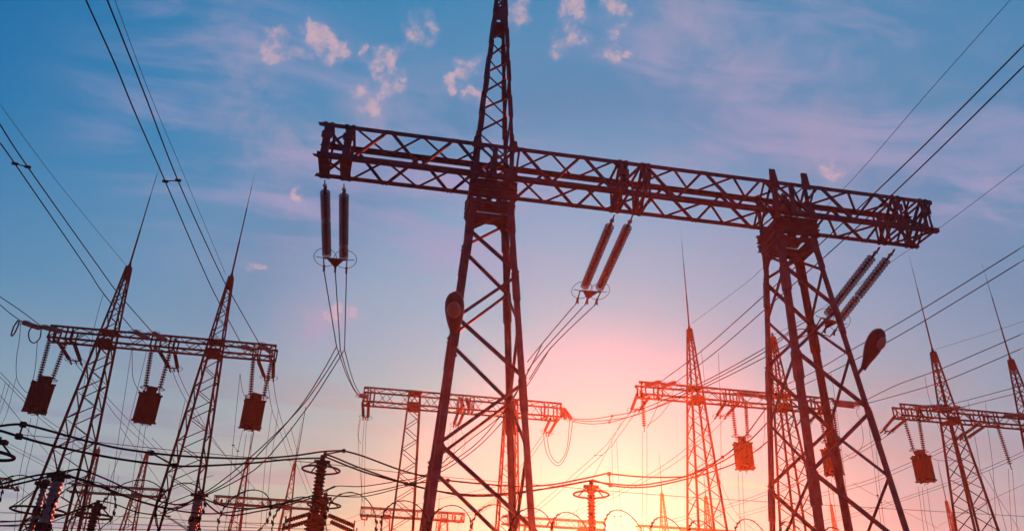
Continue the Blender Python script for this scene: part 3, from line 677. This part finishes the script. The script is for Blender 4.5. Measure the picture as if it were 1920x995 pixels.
# ------------------------------------------------------------------ conductors
def smooth(pts, k=8):
    out = []; n = len(pts)
    if n == 2:
        return [pts[0].lerp(pts[1], i/6) for i in range(7)]
    for i in range(n-1):
        p0 = pts[max(i-1, 0)]; p1 = pts[i]; p2 = pts[i+1]; p3 = pts[min(i+2, n-1)]
        for j in range(k):
            t = j/k; out.append(.5*((2*p1)+(p2-p0)*t+(2*p0-5*p1+4*p2-p3)*t*t+(3*p1-p0-3*p2+p3)*t**3))
    out.append(pts[-1]); return out
def px(pts, D0=None, D1=None, zz=None):
    """pixel path to world path; depth runs evenly in 1/D between the two ends, or height z0..z1"""
    ls = [0]
    for a, b in zip(pts, pts[1:]): ls.append(ls[-1]+math.hypot(b[0]-a[0], b[1]-a[1]))
    T = ls[-1]; out = []
    for p, l in zip(pts, ls):
        k = l/T
        if zz: out.append(atz(p[0], p[1], zz[0]+(zz[1]-zz[0])*k))
        else: out.append(at(p[0], p[1], 1/((1-k)/D0+k/D1)))
    return out
def cable(label, paths, r=.018, spacers=(), mt='cable', cat='conductor', group=None, name=None, n=5):
    """one bundle = one thing; several conductors are its parts"""
    P = [smooth(p) for p in paths]; loc = P[0][0]
    if len(P) == 1 and not spacers:
        m = MB(); m.tube(P[0], r, n); shift(m, loc); o = _ob(m, name or 'overhead_wire', M[mt], None); o.location = loc; return tag(o, label, cat, group)
    root = thing(name or 'conductor_bundle', label, cat, loc, group)
    for p in P:
        m = MB(); m.tube(p, r, n); m.build('conductor', M[mt], root)
    for (ia, ta, ib, tb) in spacers:
        a = P[ia][int(ta*(len(P[ia])-1))]; b = P[ib][int(tb*(len(P[ib])-1))]
        m = MB(); m.bar(a, b, r*1.3); 
        for q in (a, b): m.bar(q-Vector((.06, 0, 0)), q+Vector((.06, 0, 0)), r*4)
        m.build('spacer', M['fitting'], root)
    return root
def off(pts, dx, dy): return [(x+dx, y+dy) for x, y in pts]
GO = 'overhead conductors crossing the sky'
# high spans running towards us over the left gantry
cable('pair of thick conductors from the top edge down to the left gantry right end', [px([(161, 0), (216, 121), (251, 206), (302, 322), (379, 500), (410, 565), (456, 650)], zz=(15.4, 16.3)),
      px([(201, 0), (229, 70), (271, 176), (334, 339), (407, 500), (433, 550), (487, 645)], zz=(15.4, 16.3))], .021, group=GO)
cable('pair of thick conductors from the left edge to the left gantry middle', [px([(0, 268), (28, 307), (161, 500), (194, 550), (252, 621)], zz=(15.6, 16.3)), px([(0, 233), (52, 313), (185, 500), (222, 550), (287, 624)], zz=(15.6, 16.3))], .021, group=GO)
for lab, a, b, z in (('spacer clamped across the thick pair right of the first lightning rod', (310, 340), (334, 338), 15.75), ('spacer clamped across the thick pair near the left edge', (28, 307), (52, 313), 15.7)):
    A = atz(*a, z); B = atz(*b, z); m = MB(); m.bar(A, B, .025); m.bar(A-Vector((.09, 0, 0)), A+Vector((.09, 0, 0)), .07); m.bar(B-Vector((.09, 0, 0)), B+Vector((.09, 0, 0)), .07)
    o = m.build('conductor_spacer', M['fitting']); tag(o, lab, 'spacer', 'spacers on the overhead pairs')
cable('pair of conductors from the left edge to the left gantry left end', [px([(0, 556), (40, 583), (78, 612)], zz=(15.9, 16.3)), px([(0, 571), (20, 588), (43, 604)], zz=(15.9, 16.3))], .02, group=GO)
cable('thin earth wire from the top edge to the right tip of the left gantry', [px([(215, 0), (281, 176), (350, 340), (423, 514)], zz=(19.6, 20.5))], .010, mt='cable_thin', group=GO)
cable('thin earth wire from the left edge to the left tip of the left gantry', [px([(0, 196), (110, 344), (241, 503)], zz=(19.8, 20.5))], .010, mt='cable_thin', group=GO)
# jumpers at far left
def J(label, pts, D0, D1=None, r=.014, group='jumper loops at the rear gantries', **k): return cable(label, [px(pts, D0, D1 or D0)], r, group=group, name='jumper_wire', cat='jumper', mt=k.pop('mt', 'cable'))
J('narrow thick jumper loop left of the left gantry', [(34, 600), (26, 612), (21, 628), (26, 626), (34, 610), (36, 601)], 38, r=.035)
J('round thick jumper loop at the left gantry beam end', [(78, 612), (64, 610), (54, 622), (56, 638), (66, 642), (75, 632), (77, 616)], 38, r=.03)
J('long jumper from the outermost pale string to the left line trap', [(39, 603), (36, 640), (31, 670), (31, 705), (38, 722), (50, 735), (62, 735)], 38, 39.7)
J('short jumper from the round loop down to the left line trap', [(70, 640), (66, 690), (58, 728)], 38, 39.7)
J('jumper curving down to the middle left line trap', [(248, 655), (249, 705), (258, 728), (268, 738)], 38.5, 39.7)
J('jumper curving down to the right line trap of the left gantry', [(450, 700), (455, 733), (464, 748)], 38.5, 39.7, r=.012)
J('left jumper curving to the trapless string near the sun side gantry', [(1237, 740), (1232, 762), (1220, 790), (1212, 803)], 39, 40.4)
J('outer jumper curving to the trapless string near the sun side gantry', [(1264, 726), (1255, 755), (1236, 780), (1213, 797)], 39, 40.4)
J('jumper hooking round the right side of the sun side line trap', [(1432, 763), (1434, 800), (1430, 835), (1417, 843), (1405, 826)], 39, 40.4, r=.012)
J('jumper curving right from the far right line trap', [(1739, 853), (1752, 860), (1765, 863), (1785, 862)], 40.4, r=.014)
for i, (dx) in enumerate((0, 6)):
    J(('outer' if i == 0 else 'inner') + ' deep U shaped jumper under the central rear beam right end', [(1019+dx, 815), (1025+dx, 848), (1040+dx*.4, 870-dx*.8), (1053-dx*.3, 868-dx*.8), (1066-dx*.5, 840), (1074-dx, 788)], 47.4, 44.5, r=.02)
# spans of three leaving the big gantry
def away(outs, mids, label, D1, endz=None, spread=5, r=.021, sp=()):
    ps = []
    for i, o_ in enumerate(outs):
        d0 = o_.y; p = [o_]; pts = mids[i]; n = len(pts)
        for j, q in enumerate(pts): k = (j+1)/n; p.append(at(q[0], q[1], 1/((1-k)/d0+k/D1)))
        ps.append(p)
    return cable(label, ps, r, group='spans leaving the large gantry', spacers=sp)
away(YOKES[0], [[(631, 649)], [(638, 655)], [(646, 655)]], 'three conductors dropping straight from the left pair of glass strings', 29.5)
SPL = [px([(631, 649), (603, 700), (560, 765), (485, 851), (440, 893), (381, 928), (300, 962)], 29.5, 29.4), px([(638, 655), (610, 700), (565, 762), (490, 838), (410, 905), (340, 948)], 29.5, 29.4), px([(646, 655), (618, 700), (575, 765), (499, 860), (446, 899), (381, 930)], 29.5, 29.4)]
cable('three conductors slanting down left from the split under the left glass pair', SPL, .021, group='spans leaving the large gantry')
cable('three conductors curving from the split to the central rear gantry left end', [px([(631, 649), (649, 700), (662, 727), (674, 745)], 29.5, 44.5), px([(638, 655), (652, 700), (664, 728), (676, 743)], 29.5, 44.5), px([(646, 655), (658, 700), (667, 724), (677, 740)], 29.5, 44.5)], .02, group='spans leaving the large gantry')
for i, (sx, sy) in enumerate(((1018, 642), (1030, 648), (1036, 650))): pass
away(YOKES[1], [[(1019, 641), (989, 678)], [(1027, 647), (989, 694)], [(1033, 652), (992, 711)]], 'three conductors slanting from the middle glass pair to the central tower', 31.5)
MIDS = [px([(1018, 642), (985, 705), (945, 772), (876, 828), (850, 850), (797, 890), (740, 902), (679, 911), (628, 911), (608, 926)], 31, 35.7),
        px([(1018, 642), (980, 715), (930, 790), (880, 842), (797, 893), (740, 912), (660, 928), (612, 927)], 31, 35.7),
        px([(1033, 650), (990, 720), (940, 792), (880, 850), (800, 898), (745, 915), (680, 930), (614, 928)], 31, 35.7)]
cable('three conductors sagging behind the central tower to the shorter ringed post', MIDS, .021, group='spans leaving the large gantry')
away(YOKES[2], [[(1510, 603), (1429, 655), (1317, 716), (1204, 766), (1148, 779), (1107, 785), (1074, 785)], [(1494, 618), (1429, 662), (1317, 722), (1202, 774), (1148, 786), (1107, 789), (1074, 787)], [(1512, 628), (1429, 672), (1345, 714), (1260, 752), (1200, 774), (1148, 790), (1107, 794), (1074, 790)]], 'three conductors sagging from the right glass pair to the central rear gantry', 44.6, sp=((0, .72, 2, .77),))
# bus conductors hanging between the ringed posts
GB = 'thick sagging bus conductors between the ringed posts'
cable('upper thick bus conductors sagging from the left edge to the tallest ringed post', [px([(-40, 806), (0, 798), (39, 795), (74, 802), (128, 817), (178, 830), (237, 842), (339, 854), (464, 859), (547, 854), (604, 846), (642, 844)], 19.9, 29.4),
      px([(-20, 806), (0, 807), (30, 816), (83, 831), (160, 848), (237, 862), (320, 872), (369, 873), (464, 868), (547, 860), (606, 858)], 18.9, 29.4)], 0.032, group=GB, spacers=((0, .20, 1, .22), (0, .60, 1, .62)))
cable('thick bus conductors sagging from the tallest ringed post past the central tower', [px([(642, 844), (679, 854), (753, 881), (821, 897), (899, 906), (973, 911), (1033, 908), (1092, 897), (1137, 887)], 29.4, 29.4),
      px([(606, 856), (613, 857), (679, 883), (753, 904), (821, 920), (893, 927), (959, 923), (1033, 914), (1104, 901)], 29.4, 29.4), px([(606, 850), (625, 856), (679, 878), (753, 903), (821, 920), (880, 929), (959, 926), (1040, 912), (1112, 899)], 29.8, 29.8)], 0.032, group=GB, spacers=((0, .02, 2, .06), (0, .42, 1, .40)))
cable('thick bus conductors rising from the sun side ringed post to the right', [px([(1137, 887), (1200, 893), (1260, 894), (1293, 889), (1349, 860), (1390, 826), (1431, 772), (1470, 722)], 29.4, 39.9),
      px([(1104, 901), (1145, 906), (1187, 909), (1228, 905), (1293, 890), (1370, 855), (1425, 806), (1475, 750)], 29.4, 39.9), px([(1112, 899), (1150, 910), (1200, 913), (1250, 906), (1340, 882), (1400, 856), (1452, 815), (1500, 762)], 29.4, 39.9)], 0.031, group=GB, spacers=((0, .02, 2, .14), (0, .60, 2, .52)))
cable('lower bus conductors from the left edge to the thick dark post', [px([(-20, 919), (0, 914), (60, 900), (112, 887)], 21.0, 23.1), px([(-20, 911), (0, 907), (60, 892), (112, 884)], 21.0, 23.1)], 0.028, group=GB)
cable('fan of bus conductors running right from the thick dark post', [px([(112, 885), (150, 880), (200, 898), (260, 925), (330, 945), (380, 930)], 23.1, 29.4), px([(113, 888), (160, 900), (220, 925), (300, 950), (380, 962), (440, 958), (520, 944), (585, 928), (628, 910)], 23.1, 35.7),
      px([(130, 893), (200, 915), (260, 938), (330, 952), (372, 929)], 23.1, 29.4)], 0.025, group=GB, spacers=())
cable('bus conductors from the second left tower rising to the shorter ringed post', [px([(374, 929), (419, 964), (488, 957), (560, 940), (611, 924)], 29.4, 35.7), px([(372, 930), (430, 950), (500, 950), (577, 931), (628, 912)], 29.4, 35.7)], 0.028, group=GB)
cable('conductors sagging from the picture edge to the small ringed left post', [px([(-10, 978), (60, 974), (120, 965), (185, 940)], 25.2, 29.4), px([(-10, 985), (70, 980), (130, 960), (186, 938)], 25.2, 29.4), px([(186, 938), (215, 944), (260, 960), (320, 967)], 29.4, 29.4)], 0.022, group=GB)
cable('thin wire crossing the whole yard from left tower to right edge', [px([(36, 814), (180, 828), (320, 843), (460, 856), (600, 868), (797, 890), (1077, 914), (1291, 931), (1600, 949), (1920, 967), (1960, 969)], 24, 30)], .010, mt='cable_thin', group=GO)
# high spans on the right
cable('pair of thick wires descending from the right edge behind the large beam', [px([(1930, 75), (1705, 300), (1534, 461), (1426, 560), (1315, 658), (1239, 715)], zz=(15.7, 16.3)), px([(1930, 114), (1741, 300), (1579, 452), (1450, 566), (1345, 657), (1266, 717)], zz=(15.7, 16.3))], .021, group=GO)
cable('thin earth wire from the top right corner behind the large beam', [px([(1900, -6), (1740, 174), (1581, 355), (1425, 507), (1386, 540), (1297, 606)], zz=(19.9, 20.5))], .010, mt='cable_thin', group=GO)
cable('thin earth wire from the right edge touching the right beam end', [px([(1925, 305), (1765, 425), (1672, 490), (1529, 585), (1452, 627)], zz=(20.0, 20.5))], .010, mt='cable_thin', group=GO)
cable('pair of wires passing behind the right lamp to the gantry behind the tower', [px([(1925, 458), (1725, 582), (1601, 653), (1513, 703), (1422, 741)], zz=(15.6, 16.3)), px([(1925, 484), (1730, 603), (1609, 671), (1520, 715), (1454, 742)], zz=(15.6, 16.3))], .02, group=GO)
cable('lower pair of wires from the right edge to the pale end strings', [px([(1925, 622), (1767, 690), (1680, 722), (1612, 756)], zz=(15.5, 16.2)), px([(1925, 649), (1778, 711), (1684, 740), (1602, 762)], zz=(15.5, 16.2))], .02, group=GO)
cable('faint earth wire from the right edge to the far right gantry first tip', [px([(1925, 600), (1850, 625), (1750, 656)], zz=(20.2, 20.5))], .009, mt='cable_thin', group=GO)
cable('pair of wires crossing the far right tower just above its beam', [px([(1925, 720), (1820, 748), (1770, 760)], zz=(15.8, 16.3)), px([(1925, 732), (1830, 756), (1802, 763)], zz=(15.8, 16.3))], .018, group=GO)
# spans falling away behind the second row
GFS = 'thin pairs falling away behind the rear gantries'
def thin(label, p1, p2, D0, D1, r=.015, **k): cable(label, [px(p1, D0, D1), px(p2, D0, D1)], r, mt='cable_thin', group=GFS, **k)
thin('thin pair falling right from the left gantry left slanting strings', [(142, 681), (193, 745), (220, 782), (258, 819), (320, 875)], [(150, 681), (195, 738), (258, 805), (297, 846), (330, 880)], 41.5, 70)
thin('thin pair falling from the left gantry middle slanting strings', [(323, 694), (343, 740), (391, 816), (434, 866), (470, 905)], [(332, 693), (353, 740), (400, 822), (445, 880), (478, 915)], 41.5, 70)
thin('thin pair falling from the left gantry right end past its trap', [(502, 712), (510, 767), (530, 822), (548, 880)], [(512, 712), (522, 767), (545, 840), (577, 924)], 41.5, 75)
thin('thin pair slanting from the left edge behind the left line trap', [(0, 697), (53, 752), (83, 782), (129, 814), (180, 850)], [(0, 706), (45, 752), (80, 788), (126, 822), (175, 856)], 44, 60)
thin('thin low pair slanting behind the left gantry towers', [(6, 825), (107, 878), (190, 915)], [(4, 831), (105, 884), (180, 920)], 60, 78)
thin('thin pair falling left from beside the sun side gantry left end', [(1181, 772), (1147, 820), (1116, 853), (1006, 949), (975, 972)], [(1190, 775), (1156, 822), (1128, 853), (1009, 956), (980, 977)], 42, 80, spacers=((0, .5, 1, .5),))
thin('long thin pair from the slanting strings left of the sun side trap', [(1343, 783), (1265, 857), (1160, 920), (1040, 975)], [(1362, 783), (1275, 861), (1165, 925), (1045, 981)], 42, 80)
thin('thin pair rising to the slanting strings of the far right gantry', [(1658, 812), (1583, 857), (1440, 920), (1330, 955), (1210, 985)], [(1670, 812), (1590, 860), (1442, 925), (1332, 960), (1215, 990)], 42, 80)
thin('long thin pair falling from behind the far right tower', [(1800, 823), (1680, 878), (1600, 908), (1450, 945), (1380, 965)], [(1814, 823), (1684, 884), (1602, 914), (1452, 951), (1385, 970)], 42, 82)
thin('lowest thin pair rising to the right picture edge', [(1925, 843), (1831, 884), (1707, 928), (1600, 962), (1520, 980)], [(1925, 850), (1831, 890), (1707, 933), (1600, 968), (1525, 985)], 44, 82)
thin('thin pair falling left behind the central tower foot', [(1017, 815), (973, 878), (930, 930), (880, 965)], [(1025, 815), (980, 878), (940, 928), (890, 967)], 48, 82)
thin('thin pair sagging to the small far gantry left of the central tower', [(960, 905), (930, 940), (900, 960), (868, 966)], [(955, 903), (925, 938), (895, 956), (866, 962)], 70, 83)
thin('thin slack pair beneath the small far gantry left end', [(690, 965), (705, 985), (715, 1000)], [(697, 962), (712, 988), (722, 1000)], 83, 83)

# vertical droppers
GD_ = 'thin vertical droppers'
def drop(label, paths, D, r=.011, sp=()): cable(label, [px(p, D, D) for p in paths], r, mt='cable_thin', group=GD_, name='dropper_wire', cat='dropper', spacers=sp)
drop('dropper from the thick pair left of the first left tower', [[(194, 550), (180, 600), (167, 668), (153, 745), (128, 880), (118, 935)]], 39)
drop('dropper pair left of the middle line trap', [[(247, 654), (240, 700), (221, 830), (205, 960)], [(275, 657), (255, 740), (228, 842), (207, 900), (200, 955)]], 38.8)
drop('pair of leads below the leftmost line trap', [[(58, 783), (47, 840), (36, 896), (27, 995)], [(71, 783), (60, 840), (47, 896), (37, 995)]], 39.7)
drop('pair of leads below the middle left line trap', [[(263, 799), (256, 850), (248, 908), (240, 990)], [(273, 799), (266, 850), (258, 908), (250, 990)]], 39.7)
drop('leads below the right line trap of the left gantry', [[(462, 813), (455, 866), (443, 995)], [(471, 813), (465, 866), (457, 930)], [(476, 812), (470, 850), (460, 990)]], 39.7)
drop('dropper pair just left of the left gantry right trap', [[(450, 700), (443, 770), (436, 844), (428, 940), (420, 998)], [(455, 805), (446, 845), (440, 880)]], 38.8, sp=((0, .48, 1, .5),))
drop('thin dropper between the left gantry right trap and centre', [[(510, 767), (498, 860), (488, 995)]], 41)
drop('second thin dropper right of the left gantry right trap', [[(522, 767), (508, 870), (498, 985)]], 41)
drop('lone dropper slanting beside the three falling conductors', [[(573, 762), (560, 840), (548, 900)]], 24)
drop('thin dropper hanging left of the second left tower', [[(347, 750), (330, 830), (318, 930)]], 40)
drop('three leads under the central rear gantry left end', [[(676, 785), (672, 830), (680, 940)], [(683, 785), (679, 860), (678, 960)], [(687, 785), (684, 870), (683, 985)], [(674, 785), (671, 815), (677, 832)]], 47.2, r=.013)
drop('slack leads under the middle of the central rear gantry', [[(852, 798), (845, 840), (828, 875)], [(857, 798), (850, 850), (832, 880)], [(863, 798), (872, 830), (866, 845)], [(846, 798), (840, 830), (848, 860)]], 47.2, r=.013)
drop('dropper pair with rungs right of the ringed post beside the sun', [[(1147, 822), (1149, 900), (1153, 998)], [(1156, 822), (1160, 900), (1166, 998)]], 48, sp=((0, .82, 1, .82),))
drop('pair of leads below the trapless string near the sun', [[(1205, 808), (1205, 900), (1204, 985)], [(1213, 808), (1213, 900), (1213, 985)]], 40.4)
drop('dropper behind the sun side gantry tower right side', [[(1315, 658), (1320, 705), (1330, 830), (1344, 900), (1352, 970)]], 38.6)
drop('long dropper from the wire pair right of the sun side tower', [[(1347, 661), (1350, 740), (1352, 840), (1350, 900), (1358, 950), (1385, 985)]], 38.6)
drop('pair of leads below the sun side line trap', [[(1384, 885), (1386, 940), (1389, 998)], [(1392, 885), (1394, 940), (1397, 998)]], 40.4)
drop('pair of leads below the line trap inside the right tower', [[(1550, 893), (1556, 940), (1562, 998)], [(1558, 893), (1564, 940), (1571, 998)]], 40.4)
drop('dropper crossing the right tower outer post', [[(1558, 698), (1566, 750), (1580, 860), (1596, 995)]], 39)
drop('dropper looping from the pale end string beyond the right tower', [[(1612, 758), (1606, 772), (1614, 790), (1618, 830), (1600, 858), (1585, 850)]], 39)
drop('two droppers between the right tower and far right gantry', [[(1626, 770), (1636, 850), (1654, 998)], [(1640, 800), (1648, 900), (1660, 998)]], 39, sp=((0, .75, 1, .72),))
drop('pair of leads below the far right line trap', [[(1722, 912), (1728, 960), (1733, 998)], [(1729, 912), (1734, 960), (1741, 998)]], 40.4)
drop('two droppers close right of the far right trap leads', [[(1738, 912), (1746, 970), (1754, 998)], [(1758, 862), (1775, 940), (1786, 998)]], 40.8)
drop('dropper crossing the far right gantry beam near its left tower', [[(1734, 705), (1742, 745), (1760, 800), (1775, 834)]], 39)
drop('droppers between the far right tower and the picture edge', [[(1815, 752), (1830, 830), (1845, 920), (1862, 998)], [(1848, 755), (1852, 800), (1862, 880), (1868, 998)], [(1854, 880), (1870, 930), (1888, 998)]], 39)
drop('pair of leads below the trapless string at the right edge', [[(1891, 878), (1893, 930), (1897, 998)], [(1898, 878), (1902, 930), (1908, 998)]], 40.4)
for i, (x, D) in enumerate(((120, 36), (158, 36))): pass
drop('thin droppers low between the two left gantry towers', [[(205, 870), (197, 940), (190, 998)], [(222, 890), (214, 950), (208, 998)]], 60)
drop('thin leads at the far left edge under the slanting pair', [[(10, 718), (0, 755)], [(18, 718), (0, 775)], [(30, 708), (14, 770), (0, 800)]], 42)
drop('leads under the small far gantry left end left of the central tower', [[(679, 975), (678, 998)], [(684, 975), (683, 998)]], 84)
drop('leads under the small far gantry right of the central tower', [[(1008, 982), (1006, 998)], [(862, 975), (856, 998)]], 84)
for i, (y0, y1) in enumerate(((960, 975), (975, 984), (985, 990))):
    cable(('highest', 'middle', 'lowest')[i] + ' of the near level wires low across the left half', [px([(-10, y0), (200, y0+6), (420, y1+3), (620, y1+8)], 26, 30)], .010, mt='cable_thin', group='level wires low across the yard')
# a web of far wires low in the view
GW = 'web of far thin wires low over the yard'
for lab, pts, D0, D1 in (('far wire slanting from the left edge across the first left tower foot', [(0, 740), (90, 850), (190, 960)], 50, 80), ('far wire dropping past the left side of the leftmost trap leads', [(0, 880), (60, 930), (140, 985)], 60, 85),
        ('far wire slanting between the two left gantry towers low down', [(225, 800), (300, 905), (352, 990)], 55, 85), ('far wire slanting right below the middle line trap', [(285, 820), (390, 930), (450, 995)], 55, 85),
        ('far wire slanting right of the left gantry right trap leads', [(545, 800), (565, 870), (600, 960)], 55, 85), ('far sagging wire between the far gantries left of the tallest post', [(310, 935), (350, 955), (396, 938)], 82, 83),
        ('far sagging wire right of the tallest post', [(590, 948), (640, 972), (676, 962)], 83, 84), ('far wire rising right from the small ringed left post', [(200, 985), (290, 930), (400, 890)], 60, 48),
        ('far wire crossing behind the second left tower foot', [(290, 985), (400, 975), (540, 992)], 70, 70), ('far wire rising gently over the small central far gantry', [(640, 985), (760, 950), (960, 905)], 84, 60),
        ('far sagging wire between the far gantries by the sun', [(1129, 972), (1165, 985), (1195, 982)], 84, 84), ('far wire dropping right of the sun side gantry tower', [(1345, 890), (1380, 960), (1420, 998)], 60, 70),
        ('far wire slanting low between the right tower and the far right trap', [(1600, 905), (1680, 950), (1760, 990)], 60, 80), ('far wire rising past the right edge low down', [(1760, 985), (1850, 940), (1925, 905)], 80, 60),
        ('far wire dropping from the far right gantry tower to the corner', [(1790, 810), (1850, 900), (1915, 998)], 50, 70), ('far wire descending left of the sun side gantry', [(1165, 790), (1130, 860), (1080, 960)], 55, 80)):
    cable(lab, [px(pts, D0, D1)], .016, mt='cable_thin', group=GW)
# short V straps under the small far gantries
def strap(a, b, c, d, D, label):
    root = thing('string_pair', label, 'insulator', at(*a, D), 'short string pairs under the small far gantries')
    for p, q in ((a, b), (d, c)):
        m = MB(); ribbed(m, at(*p, D), at(*q, D+1), .06, .12, .16, 6); m.build('disc_stack', M['porcelain'], root)
    m = MB(); m.bar(at(*b, D+1), at(*c, D+1), .1); m.build('bar', M['fitting'], root)
for q in (((401, 936), (408, 943), (414, 944), (416, 936), 83, 'short string pair under the far gantry left end beside the second tower'), ((491, 940), (494, 947), (506, 948), (508, 941), 83, 'short string pair under the middle of the far gantry beside the second tower'),
          ((676, 962), (679, 973), (687, 974), (690, 963), 84.5, 'short string pair under the far gantry end left of the central tower'), ((854, 967), (853, 978), (861, 979), (867, 968), 84.5, 'short string pair under the far gantry end behind the central tower'),
          ((1030, 978), (1024, 987), (1031, 988), (1040, 979), 84.5, 'short string pair under the far gantry nearest the ringed sun side post'), ((22, 912), (30, 919), (35, 919), (31, 912), 81, 'short string pair under the far gantry at the left edge')):
    strap(*q)

# ------------------------------------------------------------------ street lamp heads bolted to the big towers
def lamp(neck, tip, wid, label):
    neck = Vector(neck); tip = Vector(tip); d = (tip-neck); L = d.length; d.normalize()
    root = thing('lamp_head', label, 'lamp', neck, 'lamp heads on the large gantry towers'); x = d.cross(Vector((0, 0, 1))).normalized(); up = x.cross(d).normalized()
    def shell(prof, hk, upoff, n=18):
        m = MB(); base = 0; K = len(prof)
        for t, w, hgt in prof:
            for k in range(n):
                q = 2*math.pi*k/n; m.v.append(neck+d*t*L+x*w*wid*math.cos(q)+up*(hgt*wid*math.sin(q)*hk+upoff))
        for i in range(K-1):
            for k in range(n):
                l = (k+1) % n; m.f.append([i*n+k, i*n+l, (i+1)*n+l, (i+1)*n+k]); m.m.append(0)
        m.f.append(list(range(n))[::-1]); m.f.append([(K-1)*n+k for k in range(n)]); m.m += [0, 0]
        return m
    shell([(0, .12, .12), (.08, .14, .14), (.2, .2, .18), (.35, .34, .26), (.5, .44, .32), (.65, .5, .34), (.78, .49, .32), (.88, .42, .27), (.95, .3, .19), (1, .08, .06)], 1.6, 0).build('housing', M['lamp'], root, True)
    c = neck+d*L*.70-up*(.44*wid)
    m = MB(); n = 20
    pr = [(0, .36, .0), (.0, .36, .03), (0, .30, .10), (0, .18, .15), (0, .04, .17)]
    for _, rr, dz in pr:
        for k in range(n):
            q = 2*math.pi*k/n; m.v.append(c+d*rr*wid*1.25*math.cos(q)+x*rr*wid*math.sin(q)-up*dz*wid)
    for i in range(len(pr)-1):
        for k in range(n): l = (k+1) % n; m.f.append([i*n+k, i*n+l, (i+1)*n+l, (i+1)*n+k]); m.m.append(0)
    m.f.append([(len(pr)-1)*n+k for k in range(n)]); m.m.append(0)
    m.build('lens', M['lens'], root, True)
    return root, d
bz = at(850, 652, 20.75); r_, d_ = lamp(at(851, 640, 20.5), at(853, 547, 19.45), .56, 'lamp head on the left post of the large central tower')
m = MB(); m.tube([at(856, 668, 20.8), at(852, 655, 20.7), at(851, 636, 20.45)], .035, 8); m.build('arm', M['steel'], r_)
r_, d_ = lamp(at(1618, 692, 20.35), at(1652, 616, 19.5), .50, 'lamp head on the outer right post of the right tower')
m = MB(); m.tube([at(1607, 706, 21.2), at(1609, 700, 20.8), at(1614, 693, 20.5), at(1624, 680, 20.25)], .05, 8); m.build('arm', M['steel'], r_)

# ------------------------------------------------------------------ fence with concertina wire, just under the view
FY = 11.0
fen = thing('security_fence', 'mesh fence under the coiled razor wire along the bottom edge', 'fence', (0, FY, 0))
for x in range(-18, 19, 2):
    m = MB(); m.bar((x, FY, 0.002), (x, FY, 2.75), .06); m.bar((x, FY, 2.75), (x, FY-.2, 2.95), .04); m.build('fence_post', M['fitting'], fen)
m = MB()
for z in (.15, 1.2, 2.35): m.bar((-19, FY-.05, z), (17, FY-.05, z), .04)
for i in range(340): m.bar((-17+i*.1, FY-.075, .1), (-17+i*.1, FY-.075, 2.4), .006)
for i in range(16): m.bar((-19, FY-.083, .15+i*.15), (17, FY-.083, .15+i*.15), .006)
m.build('mesh_panel', M['fitting'], fen)
root = thing('razor_wire_coil', 'concertina razor wire looping in big coils along the bottom edge', 'razor wire', (0, FY, 2.6))
w = MB(); bb = MB(); pts = []; n = 0
k = 30; x0 = -12.5; xx = x0; ph = 0
while xx < 13.5:
    pit = random.uniform(.50, .86); rx = random.uniform(.42, .50); rz = rx*random.uniform(.95, 1.05); sk = random.uniform(-.10, .10)
    for i in range(k):
        q = 2*math.pi*i/k; pts.append(Vector((xx+pit*i/k+rx*math.cos(q), FY-.2+.20*math.sin(q+.8)+.1*math.sin(xx*3), 3.24+.03*math.sin(xx*1.7)+rz*math.sin(q)+sk*math.cos(q))))
    xx += pit
w.tube(pts, .0065, 5); w.build('coil', M['razor'], root)
for i in range(0, len(pts)-1, 1):
    p = pts[i]; d = (pts[i+1]-pts[i]).normalized(); x, y = basis(d); q = random.random()*.6
    for s in (-1, 1):
        a = p+d*.012*s; e = (x*math.cos(q)+y*math.sin(q))*.020*s
        bb.plate([a-d*.016, a+d*.016, a+d*.030+e, a-d*.030+e], e.cross(d), .003)
bb.build('barbs', M['razor'], root)

# ------------------------------------------------------------------ scattering volume added to spread a red glow around the low sun
h = MB(); X0, X1, Y0, Y1, Z0, Z1 = -152, 172, -62, 272, -1, 28.5
h.add([(x, y, z) for z in (Z0, Z1) for x, y in ((X0, Y0), (X1, Y0), (X1, Y1), (X0, Y1))], [(3, 2, 1, 0), (4, 5, 6, 7), (0, 1, 5, 4), (1, 2, 6, 5), (2, 3, 7, 6), (3, 0, 4, 7)])
hm = bpy.data.materials.new('glow_haze'); hm.use_nodes = True; t = hm.node_tree; t.nodes.clear()
ho = t.nodes.new('ShaderNodeOutputMaterial'); pv = t.nodes.new('ShaderNodeVolumePrincipled')
pv.inputs['Color'].default_value = (.92, .86, .84, 1); pv.inputs['Density'].default_value = .00056; pv.inputs['Anisotropy'].default_value = .85
t.links.new(pv.outputs[0], ho.inputs['Volume'])
hz = _ob(h, 'haze', hm, None); hz['kind'] = 'stuff'; hz.display_type = 'WIRE'
for o in bpy.data.objects:
    if '_local' in o: del o['_local']
